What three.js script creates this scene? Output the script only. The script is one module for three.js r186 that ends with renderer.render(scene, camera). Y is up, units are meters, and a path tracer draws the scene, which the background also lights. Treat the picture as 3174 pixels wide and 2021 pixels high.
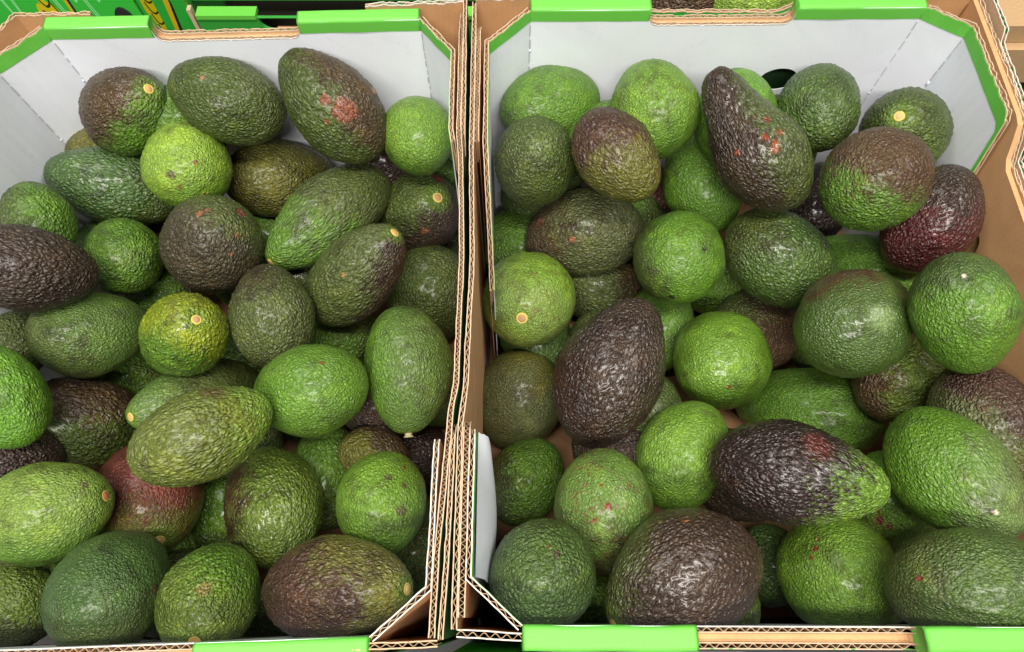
import * as THREE from 'three';
import { mergeGeometries } from 'three/addons/utils/BufferGeometryUtils.js';
import { ImprovedNoise } from 'three/addons/math/ImprovedNoise.js';

// ---------------------------------------------------------------- camera, light, exposure
const scene = new THREE.Scene();
const camera = new THREE.PerspectiveCamera(51.64, 1024 / 652, 0.02, 60);
const RIM = 0.17;                                     // height of the carton rims
camera.position.set(0, RIM + 0.351, 0);
camera.rotation.set(-66.6 * Math.PI / 180, 0, 0);
const renderer = new THREE.WebGLRenderer({ antialias: true });
renderer.setSize(1024, 652);
renderer.toneMapping = THREE.LinearToneMapping;
renderer.toneMappingExposure = 1.38;
renderer.shadowMap.enabled = true;
scene.background = new THREE.Color().setRGB(0.09, 0.093, 0.10);   // dim shop interior all around

// ---------------------------------------------------------------- helpers
let seed = 12345;
const rnd = () => { seed |= 0; seed = seed + 0x6D2B79F5 | 0; let t = Math.imul(seed ^ seed >>> 15, 1 | seed); t = t + Math.imul(t ^ t >>> 7, 61 | t) ^ t; return ((t ^ t >>> 14) >>> 0) / 4294967296; };
const perlin = new ImprovedNoise();
const noise = (x, y, z) => perlin.noise(x + 311.7, y + 173.3, z + 57.1);
const clamp = (v, a = 0, b = 1) => Math.min(b, Math.max(a, v));
const smooth = (a, b, v) => { const t = clamp((v - a) / (b - a)); return t * t * (3 - 2 * t); };
const mixc = (a, b, t) => [a[0] + (b[0] - a[0]) * t, a[1] + (b[1] - a[1]) * t, a[2] + (b[2] - a[2]) * t];
const taken = {};
function numbered(n) { const k = taken[n] = (taken[n] ?? -1) + 1; return k ? n + '_' + String(k).padStart(3, '0') : n; }
function tag(o, label, category, group) { o.userData.label = label; o.userData.category = category; if (group) o.userData.group = group; return o; }
function mesh(name, geo, mat, parent) {
  const m = new THREE.Mesh(geo, mat); m.name = parent === scene ? numbered(name) : name; m.castShadow = m.receiveShadow = true; parent.add(m); return m;
}
function thing(name, label, category, group) { const g = new THREE.Group(); g.name = numbered(name); scene.add(g); return tag(g, label, category, group); }
function structure(m) { m.userData.kind = 'structure'; return m; }

// ---------------------------------------------------------------- lamps on the shop ceiling
function lamp(x, z, w, d, power) {
  const g = thing('ceiling_lamp', LAMP_LABELS[lampCount++], 'ceiling lamp', 'fluorescent lamps on the shop ceiling');
  g.position.set(x, 2.2, z);
  const fr = new THREE.BoxGeometry(w + 0.06, 0.05, d + 0.06);
  mesh('housing', fr, new THREE.MeshStandardMaterial({ color: 0xd8d8d6, roughness: 0.6 }), g).position.y = 0.035;
  const e = new THREE.MeshStandardMaterial({ color: 0xffffff, emissive: 0xffffff, emissiveIntensity: 1.2 });
  mesh('diffuser', new THREE.BoxGeometry(w, 0.012, d), e, g);
  const l = new THREE.RectAreaLight(0xfff8ee, power, w, d); l.position.set(0, -0.012, 0); l.rotation.x = -Math.PI / 2; g.add(l);
}
let lampCount = 0;
const LAMP_LABELS = ['long white fluorescent ceiling lamp straight above the two cartons', 'white fluorescent ceiling lamp behind the viewer', 'white fluorescent ceiling lamp over the rear left cartons', 'white fluorescent ceiling lamp over the right aisle'];
lamp(0.0, 0.25, 1.5, 0.14, 60);
lamp(-0.3, 1.4, 1.5, 0.16, 66);
lamp(-0.9, -1.1, 1.2, 0.45, 9);
lamp(1.3, -0.5, 0.45, 1.2, 9);

// ---------------------------------------------------------------- textures
function tex(n, fn, srgb, rep) {
  const d = new Uint8Array(n * n * 4);
  for (let j = 0; j < n; j++) for (let i = 0; i < n; i++) { const c = fn(i / n, j / n), k = (j * n + i) * 4; d[k] = clamp(c[0]) * 255; d[k + 1] = clamp(c[1]) * 255; d[k + 2] = clamp(c[2]) * 255; d[k + 3] = 255; }
  const t = new THREE.DataTexture(d, n, n); t.wrapS = t.wrapT = THREE.RepeatWrapping; t.magFilter = THREE.LinearFilter; t.minFilter = THREE.LinearMipmapLinearFilter; t.generateMipmaps = true;
  if (srgb) t.colorSpace = THREE.SRGBColorSpace; if (rep) t.repeat.set(rep, rep); t.needsUpdate = true; return t;
}
// periodic cell pattern: pebbles of an avocado skin
const NC = 17, cells = [];
for (let i = 0; i < NC * NC; i++) cells.push([rnd(), rnd(), rnd(), rnd()]);
function pebble(u, v) {
  const x = u * NC, y = v * NC, xi = Math.floor(x), yi = Math.floor(y); let f1 = 9, f2 = 9, id = null;
  for (let a = -1; a <= 1; a++) for (let b = -1; b <= 1; b++) {
    const c = cells[((yi + b + NC) % NC) * NC + (xi + a + NC) % NC];
    const dx = xi + a + c[0] - x, dy = yi + b + c[1] - y, dd = Math.hypot(dx, dy);
    if (dd < f1) { f2 = f1; f1 = dd; id = c; } else if (dd < f2) f2 = dd;
  }
  return [f1, f2, id];
}
const PEB = 512;
const cell2 = []; const NC2 = 29; for (let i = 0; i < NC2 * NC2; i++) cell2.push([rnd(), rnd(), rnd(), rnd()]);
function pebble2(u, v) {
  const x = u * NC2, y = v * NC2, xi = Math.floor(x), yi = Math.floor(y); let f1 = 9, id = null;
  for (let a = -1; a <= 1; a++) for (let b = -1; b <= 1; b++) { const c = cell2[((yi + b + NC2) % NC2) * NC2 + (xi + a + NC2) % NC2], dd = Math.hypot(xi + a + c[0] - x, yi + b + c[1] - y); if (dd < f1) { f1 = dd; id = c; } }
  return [f1, id];
}
const dome = (f1, w) => { const k = clamp(1 - (f1 / w) ** 2); return k * k * (3 - 2 * k) * .5 + k * .5; };
const wrapN = (u, v, s, z) => { const a = u * Math.PI * 2, b = v * Math.PI * 2; return noise(Math.cos(a) * s + z, Math.sin(a) * s + Math.cos(b) * s, Math.sin(b) * s); };
const warp = (u, v) => [u + .022 * wrapN(u, v, 2.6, 1), v + .022 * wrapN(u, v, 2.6, 7)];
function grain(list, n, u, v, kk) {
  const x = u * n, y = v * n, xi = Math.floor(x), yi = Math.floor(y); let h = 0;
  for (let a = -1; a <= 1; a++) for (let b = -1; b <= 1; b++) { const c = list[((yi + b + n) % n) * n + (xi + a + n) % n], dx = xi + a + .15 + .7 * c[0] - x, dy = yi + b + .15 + .7 * c[1] - y; h = Math.max(h, (.35 + .65 * c[2]) * Math.exp(-(dx * dx + dy * dy) * kk)); }
  return h;
}
const skinH = (u, v) => Math.max(grain(cells, NC, u, v, 9), .7 * grain(cell2, NC2, u, v, 8));
const skinBump = tex(PEB, (u0, v0) => { const [u, v] = warp(u0, v0), h = skinH(u, v); return [h, h, h]; });
const skinMap = tex(PEB, (u0, v0) => {
  const [u, v] = warp(u0, v0), [f1, , id] = pebble(u, v), [g1, jd] = pebble2(u, v); const h = skinH(u, v);
  let k = .60 + .20 * h + .06 * (jd[3] - .5) + (rnd() - .5) * .05;
  const len = (jd[3] > .72 ? dome(g1, .42) * .85 * jd[2] : 0) + (id[3] > .6 ? dome(f1, .34) * .3 : 0);
  return [k + len * 1.1, k + len, k + len * .5];
}, false);
const fbm = (x, y, s, o = 4) => { let a = 0, w = .5; for (let i = 0; i < o; i++) { a += w * noise(x * s, y * s, i * 7.3); s *= 2.03; w *= .55; } return a; };
const scuffMap = tex(256, (u, v) => { let k = .90 + .10 * wrapN(u, v, 1.5, 6) + (rnd() - .5) * .05; const sc = smooth(.38, .6, wrapN(u, v, 5, 9) + .5 * wrapN(u, v, 22, 3)); return [k + sc * .5, k + sc * .05, k + sc * .5]; }, false);
const kraftMap = tex(512, (u, v) => { const f = wrapN(u, v, 1.2, 3) * .10 + wrapN(u, v, 9, 1) * .05 + (rnd() - .5) * .10 + (Math.sin(u * Math.PI * 2 * 28) * .012); const k = .86 + f; return [k, k * .985, k * .97]; }, false);
const whiteMap = tex(512, (u, v) => {
  const f = wrapN(u, v, .8, 5) * .05 + wrapN(u, v, 2, 2) * .02 + (rnd() - .5) * .025; let k = .93 + f;
  const sm = smooth(.42, .62, wrapN(u, v, 2.4, 8) + .45 * wrapN(u, v, 14, 4)); k -= sm * .03; return [k, k, k + .01];
}, false);

// ---------------------------------------------------------------- cardboard
const std = (r, g, b, rough, o = {}) => { const m = new THREE.MeshStandardMaterial({ roughness: rough, side: THREE.DoubleSide, ...o }); m.color.setRGB(r, g, b); return m; };
const rep = (t, s) => { const c = t.clone(); c.repeat.set(s, s); c.needsUpdate = true; return c; };
const kraftTex = rep(kraftMap, 9), whiteTex = rep(whiteMap, 5);
const M = {
  white: std(.88, .925, 1.0, .55, { map: whiteTex, bumpMap: whiteTex, bumpScale: .0008 }),
  kraft: std(.62, .355, .165, .85, { map: kraftTex, bumpMap: kraftTex, bumpScale: .0002 }),
  kraftShaded: std(.24, .13, .06, .9, { map: kraftTex }),  // carton bottoms: kraft darkened to carry the shade under the fruit
  kraftPale: std(.66, .47, .30, .85, { map: kraftTex }),
  edge: std(.60, .45, .31, .9, { map: kraftTex }),
  whiteEdge: std(.62, .57, .50, .85),
  flute: std(.50, .34, .20, .9, { map: kraftTex }),
  green: std(.15, .58, .068, .6, { map: rep(scuffMap, 4) }),
  greenDark: std(.035, .30, .04, .55),
  greenGapShade: std(.018, .12, .022, .6),  // outer green darkened for the shade in the gap between the cartons
  grey: std(.34, .34, .36, .6),
};
// points along a polyline on the ground plan, with outward offset
function rail(path, step) {
  const P = []; let s = 0;
  const seg = []; for (let i = 0; i + 1 < path.length; i++) { const dx = path[i + 1][0] - path[i][0], dz = path[i + 1][1] - path[i][1], L = Math.hypot(dx, dz); seg.push([dx / L, dz / L, L]); }
  for (let i = 0; i < seg.length; i++) {
    const [dx, dz, L] = seg[i], n = Math.max(1, Math.round(L / step));
    for (let k = i ? 1 : 0; k <= n; k++) {
      let nx = dz, nz = -dx; const f = k / n;
      if (k === n && seg[i + 1]) { nx += seg[i + 1][1]; nz -= seg[i + 1][0]; const l2 = (nx * nx + nz * nz) / 2; nx /= l2; nz /= l2; }
      P.push({ x: path[i][0] + dx * L * f, z: path[i][1] + dz * L * f, nx, nz, s: s + L * f });
    }
    s += L;
  }
  return P;
}
// a sheet that stands on its edge: from offset a(p) to b(p), top(p), bottom(p), shifted outward by lean(p) at its bottom
function sheet(P, a, b, top, bot, lean = 0) {
  const pos = [], uv = [], idx = [];
  const pt = (p, o, y, s) => { pos.push(p.x + p.nx * o, y, p.z + p.nz * o); uv.push(p.s, s); return pos.length / 3 - 1; };
  const f = (v, p) => typeof v === 'function' ? v(p) : v;
  const quad = (q) => { idx.push(q[0], q[1], q[2], q[0], q[2], q[3]); };
  for (let i = 0; i + 1 < P.length; i++) {
    const p = P[i], q = P[i + 1], [pa, qa, pb, qb] = [f(a, p), f(a, q), f(b, p), f(b, q)], tp = f(top, p), tq = f(top, q), bp = Math.min(f(bot, p), tp - .0002), bq = Math.min(f(bot, q), tq - .0002), l = lean;
    quad([pt(p, pa + l, bp, bp), pt(q, qa + l, bq, bq), pt(q, qa, tq, tq), pt(p, pa, tp, tp)]);
    quad([pt(q, qb + l, bq, bq), pt(p, pb + l, bp, bp), pt(p, pb, tp, tp), pt(q, qb, tq, tq)]);
    quad([pt(p, pa, tp, tp), pt(q, qa, tq, tq), pt(q, qb, tq, tq + .001), pt(p, pb, tp, tp + .001)]);
    if (i === 0) quad([pt(p, pb + l, bp, bp), pt(p, pa + l, bp, bp), pt(p, pa, tp, tp), pt(p, pb, tp, tp)]);
    if (i === P.length - 2) quad([pt(q, qa + l, bq, bq), pt(q, qb + l, bq, bq), pt(q, qb, tq, tq), pt(q, qa, tq, tq)]);
  }
  const g = new THREE.BufferGeometry(); g.setAttribute('position', new THREE.Float32BufferAttribute(pos, 3)); g.setAttribute('uv', new THREE.Float32BufferAttribute(uv, 2)); g.setIndex(idx); g.computeVertexNormals(); return g.toNonIndexed();
}
// a corrugated board: face liner (the part), with back liner, fluting and printed edge band as sub-parts
function board(parent, name, path, o) {
  const th = o.th ?? .003, e = .00045, P = rail(path, .0012), bot = o.bot ?? -.05, ph = rnd() * 50, W = o.wave ?? .0054;
  const wob = (p, k) => .00022 * noise(p.s * 160, k, ph) + .0003 * noise(p.s * 45, k + 9, ph);
  const top0 = o.top ?? RIM, base = (p) => (typeof top0 === 'function' ? top0(p) : top0);
  const top = (k) => (p) => base(p) + .0015 * noise(p.s * 190, k * 3.1, ph) * (o.torn ?? 1) + .0007 * noise(p.s * 600, k, ph);
  const lean = o.lean ?? 0;
  const face = mesh(name, sheet(P, (p) => wob(p, 1), (p) => e + wob(p, 1), top(1), bot, lean), o.face ?? M.white, parent);
  mesh('back_liner', sheet(P, (p) => th - e + wob(p, 2), (p) => th + wob(p, 2), top(2), bot, lean), o.back ?? M.kraft, face);
  const mid = th / 2, am = th / 2 - e * 1.2, fo = (p) => mid + am * (.72 + .45 * noise(p.s * 70, 8, ph)) * Math.sin(p.s / W * Math.PI * 2 + ph + 1.5 * noise(p.s * 30, 5, ph)) + wob(p, 3);
  const PF = rail(path, .00045);
  if (o.flute !== false) {
    mesh('fluting', sheet(PF, (p) => fo(p) - .0002, (p) => fo(p) + .0002, (p) => top(3)(p) - .0007, (p) => Math.max(bot, base(p) - .022), lean), M.flute, face);
  } else mesh('core', sheet(P, e, th - e, (p) => base(p) - .0008, bot, lean), M.flute, face);
  // raw cut edges of the two liners
  mesh('cut_edge', mergeGeometries([sheet(P, (p) => wob(p, 1) - .00008, (p) => e + .0001 + wob(p, 1), (p) => top(1)(p) + .00015, (p) => top(1)(p) - .0006), sheet(P, (p) => th - e - .0001 + wob(p, 2), (p) => th + .00008 + wob(p, 2), (p) => top(2)(p) + .00015, (p) => top(2)(p) - .0006)]), o.edge ?? M.edge, face);
  if (o.band) mesh('printed_band', sheet(P, (p) => wob(p, 1) - .0003, (p) => wob(p, 1) - .0001, (p) => top(1)(p) - .0006, (p) => base(p) - o.band + .0006 * noise(p.s * 20, 3, ph)), M.green, face);
  return face;
}
function flip(g) { for (const a of Object.values(g.attributes)) { const n = a.itemSize, d = a.array; for (let t = 0; t < a.count; t += 3) for (let k = 0; k < n; k++) { const q = d[(t + 1) * n + k]; d[(t + 1) * n + k] = d[(t + 2) * n + k]; d[(t + 2) * n + k] = q; } } }
// a straight wall between two points of the plan with openings: outline in (along, up)
function cutWall(parent, name, p0, p1, off, e, shapes, mat) {
  const dx = p1[0] - p0[0], dz = p1[1] - p0[1], L = Math.hypot(dx, dz);
  const sh = new THREE.Shape(shapes.outline(L)); for (const h of shapes.holes ?? []) sh.holes.push(h);
  const g = new THREE.ExtrudeGeometry(sh, { depth: e, bevelEnabled: false, curveSegments: 20 });
  const ux = dx / L, uz = dz / L, nx = uz, nz = -ux;
  const m = new THREE.Matrix4().set(ux, 0, nx, p0[0] + nx * off, 0, 1, 0, 0, uz, 0, nz, p0[1] + nz * off, 0, 0, 0, 1);
  g.applyMatrix4(m); flip(g);   // along, up, outward is a left-handed frame
  return mesh(name, g, mat, parent);
}
// height of a wall top with rounded hand notches: list of [from, to, floor]
function notchTop(notches, r, y) {
  return (s) => { let t = y; for (const [a, b, f] of notches) { if (s <= a || s >= b) continue; const d = Math.min(s - a, b - s); t = d < r ? f + r - Math.sqrt(Math.max(0, r * r - (r - d) ** 2)) : f; t = Math.min(t, y); } return t; };
}
function outlineOf(topFn, L, bot) { const a = [new THREE.Vector2(0, bot), new THREE.Vector2(L, bot)]; for (let i = 300; i >= 0; i--) a.push(new THREE.Vector2(L * i / 300, topFn(L * i / 300))); return a; }
function hole(cx, cy, rx, ry) { const p = new THREE.Path(); p.absellipse(cx, cy, rx, ry, 0, Math.PI * 2, true); return p; }
// the double end wall of a carton: two boards with a folded-over green rim and a hand notch
function endWall(parent, name, p0, p1, notches, holes, rimRanges, faceMat = M.white, outMat = M.greenDark) {
  const L = Math.hypot(p1[0] - p0[0], p1[1] - p0[1]), T = notchTop(notches, .007, RIM - .0006), e = .0005;
  const hs = holes.map((h) => hole(...h));
  const face = cutWall(parent, name, p0, p1, 0, e, { outline: () => outlineOf(T, L, -.05), holes: hs }, faceMat);
  cutWall(face, 'liner', p0, p1, .0027, e, { outline: () => outlineOf(T, L, -.05), holes: holes.map((h) => hole(h[0], h[1] - .0027 * .7, h[2] + .006, h[3] + .009)) }, M.kraftPale);
  cutWall(face, 'gap_filler', p0, p1, .0034, .0038, { outline: () => outlineOf((s) => T(s) - .0018, L, -.05), holes: holes.map((h) => hole(h[0], h[1] - .0034 * .7, h[2] + .006, h[3] + .009)) }, M.kraft);
  cutWall(face, 'liner', p0, p1, .0074, e, { outline: () => outlineOf(T, L, -.05), holes: holes.map((h) => hole(h[0], h[1] - .0074 * .7, h[2] + .006, h[3] + .009)) }, M.kraftPale);
  cutWall(face, 'back_liner', p0, p1, .0100, e, { outline: () => outlineOf(T, L, -.05), holes: holes.map((h) => hole(h[0], h[1] - .0100 * .7, h[2] + .006, h[3] + .009)) }, outMat);
  const P = rail([p0, p1], .00045), ph = rnd() * 40;
  for (const o of [.0016, .0089]) {
    const fo = (p) => o + .00095 * Math.sin(p.s / .0054 * Math.PI * 2 + ph + o * 900 + noise(p.s * 30, o, 1) * 1.5);
    mesh('fluting', sheet(P, (p) => fo(p) - .0002, (p) => fo(p) + .0002, (p) => T(p.s) - .0002 + .0005 * noise(p.s * 500, o * 99, 2), (p) => T(p.s) - .012), M.flute, face);
    for (const q of [-.0013, .0013]) mesh('cut_edge', sheet(P, (p) => o + q - .0003, (p) => o + q + .0003, (p) => Math.min(T(p.s) + .0003 + .0008 * noise(p.s * 300, q * 999, o * 77), RIM - .003), (p) => Math.min(T(p.s), RIM - .003) - .0006), q < 0 && o < .005 ? M.whiteEdge : M.edge, face);
  }
  const ux = (p1[0] - p0[0]) / L, uz = (p1[1] - p0[1]) / L, nx = uz, nz = -ux;
  for (const [s0, s1] of rimRanges) {            // rolled green rim: its section is swept along the wall
    const n = 40, sec = [], r = .0026, w = .0112, hgt = .0108;
    const add = (o, y) => sec.push([o, y]);
    add(-.0004, -hgt); for (let k = 0; k <= 5; k++) { const a = k / 5 * Math.PI / 2; add(-.0004 + r - r * Math.cos(a), -r + r * Math.sin(a)); } for (let k = 0; k <= 5; k++) { const a = k / 5 * Math.PI / 2; add(w - r + r * Math.sin(a), -r + r * Math.cos(a)); } add(w, -hgt);
    const pos = [], idx = [];
    for (let i = 0; i <= n; i++) { const s = s0 + (s1 - s0) * i / n, j = noise(s * 40, s0 * 9, 4) * .0005, dy = noise(s * 25, 3, s1) * .0006; for (const [o, y] of sec) pos.push(p0[0] + ux * s + nx * (o + j), RIM + .0006 + y + dy, p0[1] + uz * s + nz * (o + j)); }
    const m = sec.length; for (let i = 0; i < n; i++) for (let k = 0; k + 1 < m; k++) { const a = i * m + k; idx.push(a, a + m, a + 1, a + 1, a + m, a + m + 1); }
    for (const i of [0, n]) for (let k = 1; k + 1 < m; k++) { const a = i * m; idx.push(a, a + k, a + k + 1); }
    const g = new THREE.BufferGeometry(); g.setAttribute('position', new THREE.Float32BufferAttribute(pos, 3)); g.setIndex(idx); g.computeVertexNormals();
    mesh('printed_rim', g, M.green, face);
  }
  return face;
}
const zTop = (pts) => (p) => { for (let i = 0; i + 1 < pts.length; i++) { const [a, ya] = pts[i], [b, yb] = pts[i + 1]; if (p.z >= Math.min(a, b) && p.z <= Math.max(a, b)) return ya + (yb - ya) * (p.z - a) / (b - a); } return p.z < pts[0][0] ? pts[0][1] : pts[pts.length - 1][1]; };

// ---------------------------------------------------------------- ground
structure(mesh('ground', new THREE.PlaneGeometry(12, 12).rotateX(-Math.PI / 2).translate(0, -.054, 0), std(.022, .021, .023, .7), scene));

// perforated fold lines where the white liner is creased
function fold(parent, x, z, nx, nz) {
  const gs = []; let y = RIM - .013;
  while (y > .02) { const l = .004 + rnd() * .007; const g = new THREE.BoxGeometry(.0003 + rnd() * .0004, l, .0006); g.rotateY(Math.atan2(nx, nz)); g.translate(x + nx * .0003 + (rnd() - .5) * .0005, y - l / 2, z + nz * .0003 + (rnd() - .5) * .0005); gs.push(g); y -= l + .0008 + rnd() * .0035; }
  const m = mesh('fold_perforation', mergeGeometries(gs), FOLD, parent); m.userData.kind = 'stuff';
  const ws = []; for (let k = 0; k < 1; k++) { const g = new THREE.SphereGeometry(.0007 + rnd() * .0008, 6, 4); g.scale(1, 1.6, .6); g.translate(x + nx * .0005 + (rnd() - .5) * .001, RIM - .015 - rnd() * .09, z + nz * .0005); ws.push(g); }
  const w = mesh('torn_paper', mergeGeometries(ws), M.white, parent); w.userData.kind = 'stuff';
}
const FOLD = std(.46, .45, .47, .9);
// ---------------------------------------------------------------- left carton
{
  const c = thing('avocado_carton', 'left cardboard carton with white inside and green rim, full of avocados', 'carton', 'open avocado cartons');
  const bl = [-.3295, -.3795], br = [-.0655, -.3885];
  board(c, 'side_wall', [[-.366, .01], [-.358, -.348]], { band: .0105 });
  board(c, 'corner_panel', [[-.358, -.348], bl], { band: .0105 });
  endWall(c, 'end_wall', bl, br, [[.0735, .1775, .1555]], [], [[0, .0735], [.1775, .264]]);
  board(c, 'corner_panel', [br, [-.0422, -.3585], [-.0412, -.2925], [-.0392, -.2806]], { band: .0105, top: zTop([[-.40, RIM], [-.292, RIM], [-.283, RIM - .002], [-.28, RIM - .02]]) });
  board(c, 'side_wall', [[-.0372, -.40], [-.0362, -.2925], [-.0340, -.2656], [-.0315, -.1978], [-.0322, -.118], [-.0342, -.1035], [-.0362, -.0715], [-.0388, -.0294], [-.0396, .0089]], { th: .0030, wave: .0032, face: M.kraft, back: M.greenGapShade, top: zTop([[-.40, RIM - .006], [-.385, RIM], [-.27, RIM + .001], [-.19, RIM - .002], [-.11, RIM], [.01, RIM]]) });
  board(c, 'outer_wall', [[-.0345, -.4045], [-.0330, -.279]], { face: M.kraft, back: M.greenGapShade, th: .0026, top: zTop([[-.405, RIM + .004], [-.368, RIM + .004], [-.364, RIM], [-.286, RIM], [-.279, RIM - .012]]) });
  board(c, 'outer_wall', [[-.0322, -.0965], [-.0336, -.0294], [-.0352, .0095]], { face: M.kraft, back: M.greenGapShade, th: .0026, top: zTop([[-.0965, RIM - .006], [-.09, RIM], [.01, RIM]]) });
  board(c, 'corner_back', [[-.105, -.4008], [-.0345, -.4045]], { face: M.kraft, back: M.greenDark, th: .0028, edge: M.whiteEdge });
  board(c, 'corner_back', [[-.366, -.362], [-.352, -.392], [-.30, -.393]], { face: M.kraft, back: M.greenDark, th: .0028, edge: M.kraftPale });
  board(c, 'corner_panel', [[-.0415, -.0872], [-.0420, -.0137], [-.0676, .0083]], { face: M.white, edge: M.whiteEdge, top: zTop([[-.0872, RIM - .003], [-.083, RIM], [.01, RIM]]) });
  endWall(c, 'end_wall', [-.0676, .0083], [-.335, .0172], [[.0826, .19, .158]], [], [[0, .0826], [.19, .267]]);
  board(c, 'corner_front', [[-.0352, .0098], [-.075, .0112]], { face: M.kraft, back: M.greenDark, th: .003, edge: M.kraftPale });
  fold(c, -.358, -.348, .8, .6); fold(c, bl[0], bl[1], .55, .83); fold(c, br[0], br[1], -.4, .9);
  mesh('bottom_panel', new THREE.BoxGeometry(.33, .004, .40).translate(-.2, -.052, -.188), M.kraftShaded, c);
}
// ---------------------------------------------------------------- right carton
{
  const c = thing('avocado_carton', 'right cardboard carton with a hole in its white back panel, full of avocados', 'carton', 'open avocado cartons');
  const bl = [.0133, -.397], br = [.2970, -.4003];
  // left side, from outside inward
  board(c, 'outer_wall', [[-.0262, .0052], [-.0262, -.094], [-.0240, -.118], [-.0224, -.1978], [-.0248, -.28], [-.0255, -.4045]], { th: .0028, face: M.kraft, back: M.greenGapShade, top: zTop([[-.405, RIM], [-.20, RIM - .001], [.006, RIM]]) });
  board(c, 'side_wall', [[-.0213, -.286], [-.0218, -.385]], { th: .0036, wave: .0032, face: M.kraft, back: M.kraftPale, top: zTop([[-.385, RIM - .004], [-.376, RIM + .001], [-.295, RIM], [-.286, RIM - .006]]) });
  board(c, 'side_wall', [[-.0225, .0], [-.0222, -.098]], { th: .0036, wave: .0032, face: M.kraft, back: M.kraftPale, top: zTop([[-.098, RIM - .006], [-.093, RIM], [.006, RIM]]) });
  board(c, 'corner_panel', [[-.0120, -.205], [-.0158, -.2823], [-.0160, -.3663], bl], { band: .0105, top: zTop([[-.41, RIM], [-.286, RIM], [-.278, RIM - .004], [-.205, .108]]) });
  endWall(c, 'end_wall', bl, br, [[.0865, .1915, .1552]], [[.2015, .1005, .0150, .0115]], [[0, .0865], [.1915, .2837]], M.white, M.greenDark);
  // right side
  board(c, 'corner_panel', [br, [.3240, -.3818], [.3262, -.3050], [.3262, -.2985], [.3268, -.255]], { band: .0105, edge: M.edge, top: zTop([[-.41, RIM], [-.306, RIM], [-.301, RIM - .004], [-.256, .02]]) });
  {
    const yz = []; for (let i = 0; i <= 60; i++) { const z = -.408 + .42 * i / 60; yz.push(new THREE.Vector2(z, .1475 + (RIM - .1475) * (smooth(-.276, -.300, z) + smooth(-.1, -.08, z)))); }
    const sh = new THREE.Shape([new THREE.Vector2(.012, -.05), ...yz.reverse(), new THREE.Vector2(-.408, -.05)]); sh.holes.push(hole(-.2495, .0955, .0105, .0125));
    const g = new THREE.ExtrudeGeometry(sh, { depth: .0035, bevelEnabled: false, curveSegments: 20 }); g.applyMatrix4(new THREE.Matrix4().set(0, 0, 1, .3312, 0, 1, 0, 0, 1, 0, 0, 0, 0, 0, 0, 1)); flip(g);
    const w = mesh('side_wall', g, M.kraft, c);
    mesh('backing_board', new THREE.BoxGeometry(.0006, .12, .30).translate(.3362, .078, -.2), M.grey, w);
  }
  board(c, 'side_wall', [[.3345, -.408], [.3350, -.30], [.3358, -.1], [.3352, .012]], { th: .0022, wave: .0032, face: M.kraft, back: M.kraftPale, top: zTop([[-.41, RIM + .001], [-.30, RIM + .001], [-.279, .149], [-.1, .149], [-.08, RIM]]) });
  board(c, 'outer_wall', [[.3386, -.4065], [.3390, -.30], [.3400, -.1], [.3395, .012]], { th: .0030, torn: .3, face: M.kraftPale, back: M.greenDark, edge: M.whiteEdge, top: zTop([[-.41, RIM + .007], [-.371, RIM + .007], [-.366, RIM], [-.292, RIM - .001], [-.281, .150], [-.1, .150], [-.08, RIM]]) });
  board(c, 'corner_back', [[.27, -.4095], [.3386, -.4105]], { face: M.kraft, back: M.greenDark, th: .0028 });
  board(c, 'corner_back', [[-.0262, -.4065], [.05, -.4100]], { face: M.kraft, back: M.greenDark, th: .0028, edge: M.whiteEdge });
  // front
  board(c, 'corner_panel', [[.0049, .0034], [-.0198, -.0185], [-.0195, -.093]].map((p) => p), { face: M.white, edge: M.whiteEdge, band: .0105, top: zTop([[-.093, RIM - .004], [-.088, RIM], [.01, RIM]]) });
  endWall(c, 'end_wall', [.3050, .0045], [.0049, .0034], [[.11, .2170, .1552]], [], [[0, .11], [.2170, .3001]]);
  board(c, 'corner_panel', [[.3262, -.0185], [.3050, .0045]], { face: M.white, edge: M.whiteEdge, band: .0105 });
  board(c, 'corner_front', [[.0046, .0068], [-.0262, .0052]], { face: M.kraft, back: M.greenDark, th: .0034, edge: M.whiteEdge });
  { // torn white liner that hangs off the left side near the front
    const P = rail([[-.0190, -.0185], [-.0190, -.093]], .0015), pos = [], idx = [], uv = [], n = 14;
    P.forEach((p, i) => { const f = i / (P.length - 1), depth = .085 * (1 - smooth(.62, 1.0, f) * .75) + .004 * noise(p.s * 120, 1, 2); for (let k = 0; k <= n; k++) { const t = k / n; pos.push(p.x + .0006 + .0105 * Math.sin(t * 1.9) * (.55 + .45 * Math.sin(f * 2.6)) * (1 - .3 * f), RIM - .0105 - depth * t, p.z + .0015 * noise(t * 4, f * 6, 1)); uv.push(p.s, t * .08); } });
    for (let i = 0; i + 1 < P.length; i++) for (let k = 0; k < n; k++) { const a = i * (n + 1) + k; idx.push(a, a + 1, a + n + 1, a + 1, a + n + 2, a + n + 1); }
    const g = new THREE.BufferGeometry(); g.setAttribute('position', new THREE.Float32BufferAttribute(pos, 3)); g.setAttribute('uv', new THREE.Float32BufferAttribute(uv, 2)); g.setIndex(idx); g.computeVertexNormals();
    mesh('torn_liner', g, M.white, c).userData.label = 'torn white paper liner bulging off the carton side';
  }
  fold(c, bl[0], bl[1], .4, .9); fold(c, br[0], br[1], -.4, .9); fold(c, .3240, -.3818, -.8, .6);
  mesh('front_flap', new THREE.BoxGeometry(.046, .17, .018).translate(-.010, .035, .0265), M.green, c);
  mesh('bottom_panel', new THREE.BoxGeometry(.35, .004, .40).translate(.155, -.052, -.2), M.kraftShaded, c);
}
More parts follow.
